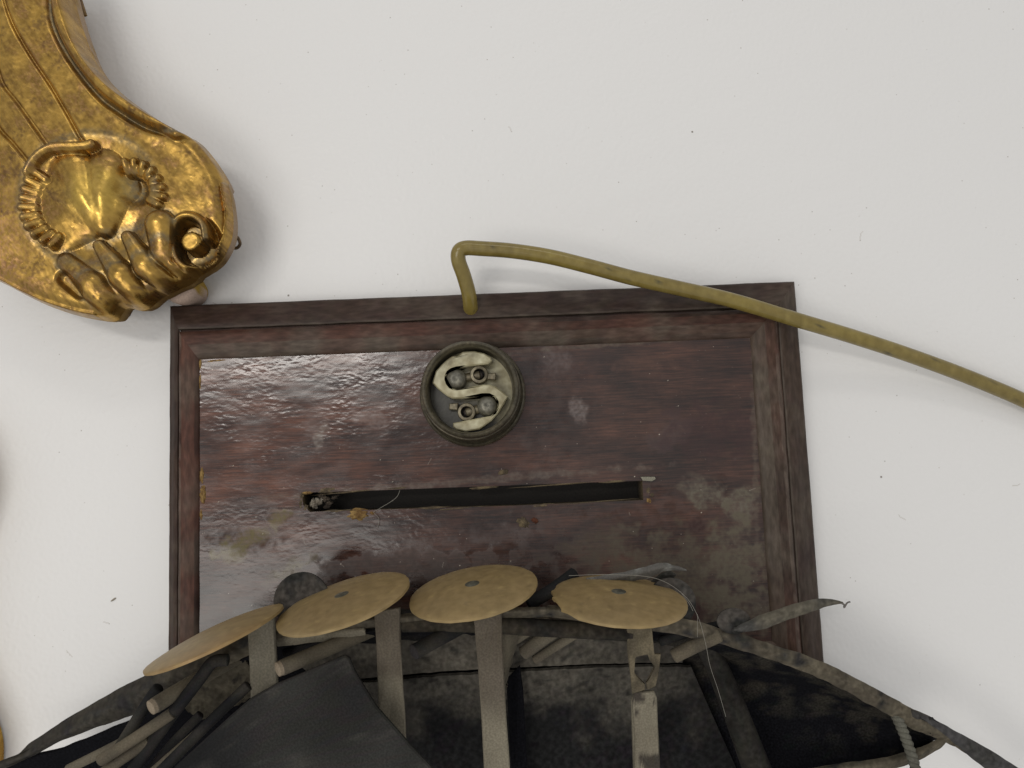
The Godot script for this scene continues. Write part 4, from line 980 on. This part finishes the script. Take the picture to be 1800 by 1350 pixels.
func build_foot() -> void:
	var foot := thing("gilt_scroll_foot", Vector3(-0.13722, 0.00000, -0.05978), "carved gilt scroll foot with shell and curled volute", "furniture foot")
	var edge := [Vector2(-163.14, -34.90), Vector2(-154.58, -30.19), Vector2(-147.79, -27.01), Vector2(-141.00, -23.50), Vector2(-134.26, -20.50), Vector2(-125.93, -17.85), Vector2(-118.50, -16.52), Vector2(-115.09, -17.02), Vector2(-112.64, -20.34), Vector2(-108.68, -19.67), Vector2(-105.61, -20.50), Vector2(-102.95, -23.17), Vector2(-98.45, -25.17), Vector2(-93.64, -27.85), Vector2(-89.77, -29.86), Vector2(-85.62, -33.05), Vector2(-82.98, -37.26), Vector2(-81.66, -42.00), Vector2(-81.89, -48.12), Vector2(-83.31, -55.30), Vector2(-85.86, -61.15), Vector2(-89.57, -66.50), Vector2(-93.76, -70.84), Vector2(-100.61, -74.33), Vector2(-108.39, -79.22), Vector2(-115.71, -84.49), Vector2(-121.57, -90.14), Vector2(-126.14, -96.52), Vector2(-129.44, -104.01), Vector2(-132.47, -112.46), Vector2(-134.81, -120.60), Vector2(-136.72, -129.71), Vector2(-170.04, -129.71)]
	var poly := PackedVector2Array()
	var sm := poly_line(edge.slice(0, 32), 150)
	for p in sm: poly.append(p)
	poly.append(edge[32])
	var lo := Vector2(1e9, 1e9)
	var hi := -lo
	for p in poly:
		lo = lo.min(p); hi = hi.max(p)
	lo -= Vector2.ONE * 2.0; hi += Vector2.ONE * 2.0
	# coarse signed distances to the outline
	var cs := 1.2
	var cw := int((hi.x - lo.x) / cs) + 2
	var ch := int((hi.y - lo.y) / cs) + 2
	var coarse := PackedFloat32Array()
	coarse.resize(cw * ch)
	for y in ch:
		for x in cw:
			coarse[y * cw + x] = outline_dist(lo + Vector2(x, y) * cs, poly)
	var grooves := [
		[poly_line([Vector2(-139.46, -129.71), Vector2(-138.58, -120.60), Vector2(-137.81, -113.36), Vector2(-136.26, -104.55), Vector2(-130.37, -93.50), Vector2(-121.51, -82.56), Vector2(-115.38, -77.82), Vector2(-107.60, -73.11), Vector2(-101.16, -71.54), Vector2(-96.79, -71.19)], 40), 1.2, 1.0],
		[poly_line([Vector2(-156.30, -129.71), Vector2(-153.00, -118.79), Vector2(-148.43, -106.16), Vector2(-142.52, -95.81), Vector2(-136.04, -86.43), Vector2(-131.04, -78.52), Vector2(-124.57, -67.72)], 30), 1.0, 0.6, -0.9],
		[poly_line([Vector2(-163.99, -116.97), Vector2(-156.18, -102.58), Vector2(-152.10, -92.26), Vector2(-149.48, -85.72), Vector2(-143.65, -78.70), Vector2(-133.99, -65.98)], 24), 0.6, 0.5, 0.9],
		[poly_line([Vector2(-162.22, -91.91), Vector2(-150.90, -73.98), Vector2(-144.42, -67.02), Vector2(-138.86, -60.80)], 16), 0.8, 0.6, 1.0]]
	var bead := poly_line([Vector2(-136.72, -129.71), Vector2(-135.39, -118.79), Vector2(-134.29, -111.56), Vector2(-132.13, -103.48), Vector2(-127.58, -94.92), Vector2(-120.68, -86.07), Vector2(-114.34, -80.62), Vector2(-107.06, -75.90), Vector2(-100.55, -72.93), Vector2(-97.46, -71.19)], 40)
	var lip := poly_line([Vector2(-138.88, -58.39), Vector2(-137.71, -61.15), Vector2(-135.53, -63.74), Vector2(-132.63, -65.47), Vector2(-128.65, -65.98), Vector2(-123.65, -66.33), Vector2(-121.68, -66.85)], 20)
	var rim := poly_line([Vector2(-83.18, -56.16), Vector2(-81.56, -48.12), Vector2(-81.50, -42.00), Vector2(-82.83, -37.60), Vector2(-84.63, -32.88), Vector2(-89.12, -29.86), Vector2(-92.76, -30.53), Vector2(-95.49, -32.88), Vector2(-96.81, -36.58), Vector2(-97.15, -40.81), Vector2(-96.30, -44.03), Vector2(-94.05, -45.73), Vector2(-91.06, -45.39), Vector2(-88.48, -43.01), Vector2(-87.68, -39.29)], 60)
	var rolls := [
		[Vector2(-128.09, -32.88), Vector2(-120.13, -25.67), 2.4, 4.4, 3.6], [Vector2(-120.13, -25.67), Vector2(-113.87, -18.84), 4.2, 3.2, 3.6], [Vector2(-118.45, -37.26), Vector2(-111.41, -28.52), 1.8, 4.0, 4.8], [Vector2(-111.41, -28.52), Vector2(-106.15, -21.50), 3.8, 2.8, 4.6], [Vector2(-109.98, -39.63), Vector2(-104.31, -31.20), 1.9, 3.9, 5.6], [Vector2(-104.31, -31.20), Vector2(-98.46, -25.50), 3.7, 2.6, 5.2], [Vector2(-100.56, -43.01), Vector2(-99.22, -35.24), 4.4, 4.0, 6.0], [Vector2(-99.22, -35.24), Vector2(-93.01, -28.52), 3.8, 2.2, 5.2]]
	var teeth := []
	for t in [[Vector2(-138.27, -59.42), 0], [Vector2(-140.10, -56.67), 0], [Vector2(-140.93, -53.93), 0], [Vector2(-141.42, -51.19), 0], [Vector2(-141.57, -48.29), 0], [Vector2(-140.72, -45.22), 0], [Vector2(-139.39, -42.51), 0], [Vector2(-137.25, -39.96), 0], [Vector2(-134.65, -37.94), 0], [Vector2(-131.77, -36.58), 0]]:
		var mid := Vector2(-124.36, -48.80)
		teeth.append([t[0].lerp(mid, 0.05), t[0].lerp(mid, 0.26)])
	for t in [Vector2(-111.74, -61.84), Vector2(-109.07, -61.84), Vector2(-106.36, -60.97), Vector2(-103.95, -59.25), Vector2(-102.01, -56.84), Vector2(-100.72, -54.10), Vector2(-100.10, -51.36), Vector2(-101.49, -48.97)]:
		teeth.append([t, t.lerp(Vector2(-109.69, -53.93), 0.36)])
	var fans := [[Vector2(-119.45, -43.69), Vector2(-134.95, -53.93), 5.4, 3.6], [Vector2(-118.44, -43.35), Vector2(-128.67, -60.46), 5.6, 4.6], [Vector2(-117.08, -42.68), Vector2(-119.00, -60.46), 5.2, 4.4], [Vector2(-120.72, -42.68), Vector2(-135.76, -45.39), 5.0, 2.6], [Vector2(-121.49, -41.66), Vector2(-130.15, -39.96), 4.2, 2.0], [Vector2(-115.79, -43.35), Vector2(-112.74, -55.30), 3.4, 2.6]]
	var eye := Vector2(-91.25, -37.94)
	var cs2 := 0.34
	var gw := int((hi.x - lo.x) / cs2) + 1
	var gh := int((hi.y - lo.y) / cs2) + 1
	var ids := PackedInt32Array()
	ids.resize(gw * gh)
	ids.fill(-1)
	var sd := PackedFloat32Array()
	sd.resize(gw * gh)
	for y in gh:
		for x in gw:
			var fx := x * cs2 / cs
			var fy := y * cs2 / cs
			var ix0 := mini(int(fx), cw - 2)
			var iy0 := mini(int(fy), ch - 2)
			var k := iy0 * cw + ix0
			sd[y * gw + x] = lerpf(lerpf(coarse[k], coarse[k + 1], fx - ix0), lerpf(coarse[k + cw], coarse[k + cw + 1], fx - ix0), fy - iy0)
	var v := PackedVector3Array()
	var c := PackedColorArray()
	var ix := PackedInt32Array()
	var border := {}
	for y in gh - 1:
		for x in gw - 1:
			var q := [y * gw + x, y * gw + x + 1, (y + 1) * gw + x + 1, (y + 1) * gw + x]
			if sd[q[0]] <= 0 and sd[q[1]] <= 0 and sd[q[2]] <= 0 and sd[q[3]] <= 0: continue
			for i in q:
				if ids[i] >= 0: continue
				var p := lo + Vector2(i % gw, i / gw) * cs2
				var d := sd[i]
				if d < 0.0:
					p = nearest(p, poly)
					d = 0.0
				ids[i] = v.size()
				# --- relief, millimetres
				var h := 21.5 + 5.5 * (1.0 - exp(-d / 3.2))
				h -= 1.6 * smooth(2.0, 9.0, d) * (1.0 - smooth(0.0, 20.0, d - 9.0))
				var dirt := 0.0
				var bl := line_dist(p, bead, 3.6)
				h = smax(h, 21.8 + 6.2 * sqrt(1.0 - bl * bl / 9.0) * smooth(0.0, 1.6, d), 0.7) if bl < 3.0 else h
				for g in grooves:
					var gl := line_dist(p, g[0], 2.6)
					h -= g[1] * exp(-gl * gl / (g[2] * g[2]))
					if g[2] > 0.9: dirt = maxf(dirt, smooth(1.1, 0.2, gl))
					else: h += g[3] * smooth(-0.5, 0.5, side_of(p, g[0])) * smooth(Vector2(-149.66, -55.30).y, Vector2(-150.69, -70.84).y, p.y)
				var ll := line_dist(p, lip, 3.0)
				h = smax(h, 27.6 + sqrt(maxf(2.2 - ll * ll, 0.0)), 0.5) if ll < 1.48 else h
				var s0 := Vector2(-121.12, -50.16)
				var ds := (p - s0).length()
				if ds < 26.0:
					h = lerpf(h, h - 2.4, smooth(21.0, 13.0, ds))
					for f in fans:
						var e := seg_dist(p, f[0], f[1])
						var r: float = lerpf(f[2] * 0.55, f[2] * 1.15, e.y)
						if e.x < r: h = smax(h, 23.8 + f[3] * pow(1.0 - e.x * e.x / (r * r), 0.7) * (0.55 + 0.45 * sin(e.y * 2.6 + 0.3)), 1.6)
					for t in teeth:
						var e := seg_dist(p, t[0], t[1])
						if e.x < 1.25: h = smax(h, 26.0 + 1.9 * sqrt(1.0 - e.x * e.x / 1.5625) * (1.0 - 0.5 * e.y), 0.7)
					dirt = maxf(dirt, 0.8 * smooth(2.6, 0.4, seg_dist(p, Vector2(-122.11, -37.94), Vector2(-105.57, -44.03)).x))
					dirt = maxf(dirt, 0.55 * smooth(2.2, 0.4, absf((p - Vector2(-122.02, -51.53)).length() - 19.5)))
					var dh := (p - Vector2(-109.70, -54.27)).length()
					h -= 2.2 * smooth(6.4, 2.0, dh)
					dirt = maxf(dirt, smooth(6.5, 2.5, dh) * 0.8)
				for f in rolls:
					var e := seg_dist(p, f[0], f[1])
					var r: float = lerpf(f[2], f[3], e.y)
					if e.x < r: h = smax(h, 22.0 + f[4] * (1.0 - 0.12 * e.y) + r * 0.9 * sqrt(1.0 - e.x * e.x / (r * r)) - 1.4 - 5.0 * pow(1.0 - clampf(d / 4.5, 0.0, 1.0), 2.0), 1.5)
					dirt = maxf(dirt, 0.75 * smooth(1.6, 0.2, absf(e.x - r)) * (1.0 - e.y))
				var de := (p - eye).length()
				if de < 10.0:
					h -= 3.4 * smooth(8.6, 5.6, de) * (1.0 if p.x > Vector2(-96.88, -38.27).x else 0.0)
					dirt = maxf(dirt, smooth(8.0, 5.0, de) * 0.7 * (1.0 if p.x > Vector2(-96.88, -38.27).x and de > 2.9 else 0.0))
				var rl := line_dist(p, rim, 2.4)
				if rl < 1.7: h = smax(h, 22.0 + 6.0 * sqrt(1.0 - rl * rl / 2.89) * (0.45 + 0.55 * smooth(0.0, 1.8, d)), 0.5)
				if de < 3.0: h = smax(h, 28.2 - 0.9 * smooth(2.2, 3.0, de), 0.2)
				var hole := seg_dist(p, Vector2(-128.46, -27.85), Vector2(-123.64, -23.83)).x
				h -= 1.8 * smooth(2.6, 0.9, hole)
				var low_rim := absf(d - 0.8)
				if p.y > Vector2(-148.42, -36.58).y and p.x < Vector2(-119.39, -113.36).x: h += 1.2 * exp(-low_rim * low_rim / 0.5)
				h += 0.10 * noise.get_noise_2d(p.x * 0.6, p.y * 0.6) + 0.035 * noise.get_noise_2d(p.x * 5.0, p.y * 5.0)
				h *= 1.0 - 0.14 * smooth(0.8, 0.0, d)
				v.append(Vector3(p.x, h, p.y) / 1000.0)
				# --- gilding: bright leaf, red bole showing through, dust in the hollows
				var w1 := noise.get_noise_2d(p.x * 0.5 + 40.0, p.y * 0.5)
				var w2 := noise.get_noise_2d(p.x * 3.2 + 140.0, p.y * 3.2)
				var along := p.rotated(-0.95)
				var st_ := noise.get_noise_2d(along.x * 0.5 + 800.0, along.y * 3.0)
				var col := Color(0.55, 0.345, 0.09).lerp(Color(0.34, 0.205, 0.06), smooth(-0.4, 0.4, w1 + 0.2 * w2 + 0.6 * st_))
				var copper := smooth(Vector2(-133.03, -113.36).x, Vector2(-150.09, -113.36).x, p.x) * smooth(Vector2(-150.57, -69.11).y, Vector2(-148.65, -39.96).y, p.y)
				col = col.lerp(Color(0.58, 0.33, 0.16), clampf(copper * 0.8 + 0.35 * smooth(0.1, 0.4, w1), 0, 1) * smooth(-0.1, 0.3, w2 + 0.15))
				col = col.lerp(Color(0.13, 0.072, 0.052), smooth(0.26, 0.5, 0.4 * w2 + 0.85 * noise.get_noise_2d(p.x * 0.35 + 300.0, p.y * 0.35)) * 0.5)
				col = col.lerp(Color(0.22, 0.195, 0.14), clampf(dirt * (0.75 + 0.6 * w2), 0, 0.85))
				col = col.lerp(Color(0.78, 0.55, 0.17), smooth(0.2, 0.5, noise.get_noise_2d(p.x * 9.0, p.y * 9.0 + 60.0)) * 0.3 * smooth(-0.2, 0.3, w1))
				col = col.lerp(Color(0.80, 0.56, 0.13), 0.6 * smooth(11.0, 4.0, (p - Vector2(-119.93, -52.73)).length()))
				c.append(col)
			var a: int = ids[q[0]]
			var b: int = ids[q[1]]
			var e: int = ids[q[2]]
			var f: int = ids[q[3]]
			ix.append_array([a, b, e, a, e, f])
			for s in [[a, b], [b, e], [e, f], [f, a]]:
				var key := Vector2i(mini(s[0], s[1]), maxi(s[0], s[1]))
				if border.has(key): border.erase(key)
				else: border[key] = s
	# sides: a short upright edge, then undercut towards the table
	var sv := PackedVector3Array()
	var sc := PackedColorArray()
	var six := PackedInt32Array()
	var skirt := {}
	for key in border:
		for i in border[key]:
			if skirt.has(i): continue
			var p := v[i]
			var q := Vector2(p.x, p.z) * 1000.0
			var g := Vector2(coarse_at(coarse, cw, ch, (q + Vector2(1.4, 0) - lo) / cs) - coarse_at(coarse, cw, ch, (q - Vector2(1.4, 0) - lo) / cs), coarse_at(coarse, cw, ch, (q + Vector2(0, 1.4) - lo) / cs) - coarse_at(coarse, cw, ch, (q - Vector2(0, 1.4) - lo) / cs)).normalized()
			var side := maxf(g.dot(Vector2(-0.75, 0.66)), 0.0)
			skirt[i] = sv.size()
			for k in [[0.0, 0.0], [0.15, -1.6], [1.0 - side * 0.5, -5.5], [4.0, -11.0], [9.0, -16.0]]:
				var w := Vector3(q.x + g.x * k[0], maxf(p.y * 1000.0 + k[1], 1.0), q.y + g.y * k[0]) / 1000.0
				sv.append(w)
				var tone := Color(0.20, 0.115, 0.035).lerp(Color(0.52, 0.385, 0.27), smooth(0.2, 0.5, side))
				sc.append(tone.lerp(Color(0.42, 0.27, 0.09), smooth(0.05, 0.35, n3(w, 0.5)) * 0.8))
	for key in border:
		var s: Array = border[key]
		for k in 4:
			var a: int = skirt[s[0]] + k
			var b: int = skirt[s[1]] + k
			six.append_array([a, b + 1, b, a, a + 1, b + 1])
	part("plaster_side", commit(sv, normals_of(sv, six), sc, six), M.rod, foot, "pinkish plaster side showing under the gilding")
	var n := normals_of(v, ix)
	part("carved_body", commit(v, n, c, ix), M.gilt, foot, "gilded front with shell, rolls and volute")
	var core := func(p: Vector3) -> Color: return patchy(p, Color(0.30, 0.19, 0.07), Color(0.16, 0.10, 0.05), 0.3, 0.0, 0.4)
	part("core_block", slab([Vector3(-0.17091, 0.01200, -0.05925), Vector3(-0.15324, 0.01200, -0.05565), Vector3(-0.13388, 0.01200, -0.05207), Vector3(-0.11667, 0.01200, -0.05565), Vector3(-0.11178, 0.01200, -0.06285), Vector3(-0.11931, 0.01200, -0.07373), Vector3(-0.13936, 0.01200, -0.08654), Vector3(-0.15667, 0.01200, -0.10884), Vector3(-0.16559, 0.01200, -0.13537), Vector3(-0.17998, 0.01200, -0.13537)], 0.0118, core, 2), M.rod, foot)
	var plaster := func(p: Vector3) -> Color: return Color(0.66, 0.50, 0.40) if p.z > Vector3(-0.10148, 0.01300, -0.02847).z + 0.0035 * n3(p, 0.8) else Color(0.48, 0.31, 0.07)
	part("foot_pad", lathe_pad(Vector3(-0.10081, 0.01300, -0.02882), plaster), M.rod, foot, "pinkish plaster pad with flaking gilding")
	part("wire_loop", tube([Vector3(-0.08378, 0.01600, -0.04200), Vector3(-0.08280, 0.01500, -0.04299), Vector3(-0.08205, 0.01400, -0.04118), Vector3(-0.08338, 0.01300, -0.04005), Vector3(-0.08546, 0.01300, -0.04040)], 0.0005, 8, 20, core), M.brass, foot)

func coarse_at(g: PackedFloat32Array, w: int, h: int, q: Vector2) -> float:
	var x := clampi(int(q.x), 0, w - 2)
	var y := clampi(int(q.y), 0, h - 2)
	var k := y * w + x
	return lerpf(lerpf(g[k], g[k + 1], q.x - x), lerpf(g[k + w], g[k + w + 1], q.x - x), q.y - y)

func normals_of(v: PackedVector3Array, ix: PackedInt32Array) -> PackedVector3Array:
	var n := PackedVector3Array()
	n.resize(v.size())
	for k in range(0, ix.size(), 3):
		var m := (v[ix[k + 2]] - v[ix[k]]).cross(v[ix[k + 1]] - v[ix[k]])
		n[ix[k]] += m; n[ix[k + 1]] += m; n[ix[k + 2]] += m
	for i in n.size(): n[i] = n[i].normalized()
	return n

func lathe_pad(at: Vector3, tint) -> ArrayMesh:
	var prof := [Vector2(0.0044, -0.0128), Vector2(0.0050, -0.010), Vector2(0.0054, -0.003), Vector2(0.0050, -0.0012), Vector2(0.0040, -0.0003), Vector2(0.0025, 0.0), Vector2(0.0001, 0.0)]
	return lathe(prof, at, 40, tint)

func outline_dist(p: Vector2, poly: PackedVector2Array) -> float:
	var best := 1e12
	var inside := false
	var n := poly.size()
	for i in n:
		var a := poly[i]
		var b := poly[(i + 1) % n]
		var ab := b - a
		var ap := p - a
		var t := clampf(ap.dot(ab) / maxf(ab.length_squared(), 1e-9), 0.0, 1.0)
		best = minf(best, (ap - ab * t).length_squared())
		if (a.y > p.y) != (b.y > p.y) and p.x < a.x + (p.y - a.y) * ab.x / ab.y: inside = not inside
	return sqrt(best) if inside else -sqrt(best)

func nearest(p: Vector2, poly: PackedVector2Array) -> Vector2:
	var best := 1e12
	var at := p
	var n := poly.size()
	for i in n:
		var a := poly[i]
		var ab := poly[(i + 1) % n] - a
		var t := clampf((p - a).dot(ab) / maxf(ab.length_squared(), 1e-9), 0.0, 1.0)
		var q := a + ab * t
		if p.distance_squared_to(q) < best:
			best = p.distance_squared_to(q); at = q
	return at

# ------------------------------------------------------------------ small things

func build_small_things() -> void:
	# gilt ornament at the left edge; its unseen far lobe added to cast shadow
	var amber := func(p: Vector3) -> Color: return patchy(p, Color(0.72, 0.46, 0.10), Color(0.5, 0.28, 0.05), 0.3, 0.0, 0.4)
	var out := []
	for p in spline([Vector3(-0.15423, 0.00100, 0.13915), Vector3(-0.15307, 0.00100, 0.12637), Vector3(-0.15186, 0.00100, 0.11669), Vector3(-0.15163, 0.00100, 0.10986), Vector3(-0.15286, 0.00100, 0.10398), Vector3(-0.15605, 0.00100, 0.09708), Vector3(-0.16117, 0.00100, 0.08715), Vector3(-0.16578, 0.00100, 0.07042), Vector3(-0.16524, 0.00100, 0.05344), Vector3(-0.16188, 0.00100, 0.04141), Vector3(-0.16037, 0.00100, 0.03274), Vector3(-0.16201, 0.00100, 0.02400), Vector3(-0.16685, 0.00100, 0.01521), Vector3(-0.17549, 0.00100, 0.00812)], 70): out.append(p + Vector3(0, 0.0135, 0))
	out.append_array([Vector3(-0.25, 0.0145, 0.01), Vector3(-0.25, 0.0145, 0.16)])
	var orn := own("gilt_ornament", slab(out, 0.0135, amber, 2, 0.0012), M.gilt, self)
	tag(orn, "amber gilt edge just showing at the left side of the table, with an unseen lobe added for its shadow", "ornament")
	# cobweb threads
	var web := func(p: Vector3) -> Color: return Color(0.24, 0.225, 0.19)
	var web1 := thing("cobweb_thread", Vector3(0.04804, 0.04500, 0.07213), "pale cobweb thread hanging from the rightmost shield into the hull", "cobweb")
	for s in [[Vector3(0.01364, 0.05400, 0.05179), Vector3(0.02307, 0.05500, 0.05139), Vector3(0.03374, 0.05600, 0.05205), Vector3(0.04041, 0.05600, 0.05575), Vector3(0.04424, 0.05400, 0.06111), Vector3(0.04693, 0.05000, 0.06831), Vector3(0.04838, 0.04800, 0.07414), Vector3(0.05118, 0.04400, 0.08087), Vector3(0.05401, 0.04000, 0.08861)], [Vector3(0.04009, 0.05500, 0.05538), Vector3(0.04240, 0.05400, 0.05846), Vector3(0.04340, 0.05300, 0.06023)], [Vector3(0.04425, 0.05400, 0.06085), Vector3(0.04594, 0.04600, 0.06779)]]:
		part("strand", tube(s, 0.00005, 5, 50, web), M.thread, web1)
	var hair := own("dust_hair", tube([Vector3(-0.03275, 0.01400, 0.03270), Vector3(-0.03420, 0.01400, 0.03517), Vector3(-0.03989, 0.01340, 0.03865), Vector3(-0.04045, 0.01300, 0.03916), Vector3(-0.03899, 0.01260, 0.04100), Vector3(-0.03931, 0.01240, 0.04364)], 0.00007, 5, 50, web), M.thread, self)
	tag(hair, "fine grey hair lying across the lower edge of the slot", "hair")
	var scrap := thing("paper_scrap", Vector3(-0.05849, 0.00900, 0.03587), "pale crumpled scrap and fluff stuck in the slot's left end", "debris")
	var cream := func(p: Vector3) -> Color: return patchy(p, Color(0.78, 0.71, 0.57), Color(0.5, 0.43, 0.33), 1.5, 0.0, 0.4)
	var brown := func(p: Vector3) -> Color: return patchy(p, Color(0.22, 0.17, 0.12), Color(0.10, 0.075, 0.055), 1.5, 0.0, 0.4)
	part("scrap", lump(Vector3(-0.05869, 0.00950, 0.03669), 0.0013, 0.0016, 0.0022, 0.3, 5.0, cream, 0.5), M.crumb, scrap)
	part("scrap", lump(Vector3(-0.05718, 0.01020, 0.03599), 0.0014, 0.0011, 0.0015, -0.4, 8.0, cream, 0.6), M.crumb, scrap)
	for k in [[Vector3(-0.05544, 0.00980, 0.03517), 1.3, 0.9], [Vector3(-0.05441, 0.00900, 0.03654), 1.0, 0.8], [Vector3(-0.05279, 0.00960, 0.03484), 0.9, 0.6], [Vector3(-0.05652, 0.00960, 0.03451), 1.2, 0.8], [Vector3(-0.05515, 0.00860, 0.03757), 1.0, 0.7]]:
		part("fluff", lump(k[0], k[1] / 1000, k[2] / 1000, 0.0012, k[1] * 3.0, k[1] * 17.0, brown, 0.6), M.crumb, scrap)
	var lint_tint := func(p: Vector3) -> Color: return Color(0.11, 0.10, 0.09)
	var lint := own("lint_curl", tube([Vector3(0.08167, 0.04700, 0.05950), Vector3(0.08214, 0.04720, 0.05974), Vector3(0.08203, 0.04740, 0.06039), Vector3(0.08278, 0.04740, 0.05929), Vector3(0.08366, 0.04700, 0.05909)], 0.00022, 6, 24, lint_tint), M.thread, self)
	tag(lint, "dark lint curl clinging to the tip of the right oar blade", "lint")
	var chip := own("wood_chip", lump(Vector3(-0.12167, 0.00020, 0.06615), 0.0010, 0.0003, 0.0003, -0.6, 2.0, cream, 0.3), M.crumb, self)
	tag(chip, "tiny pale wood chip on the table left of the plinth", "chip")
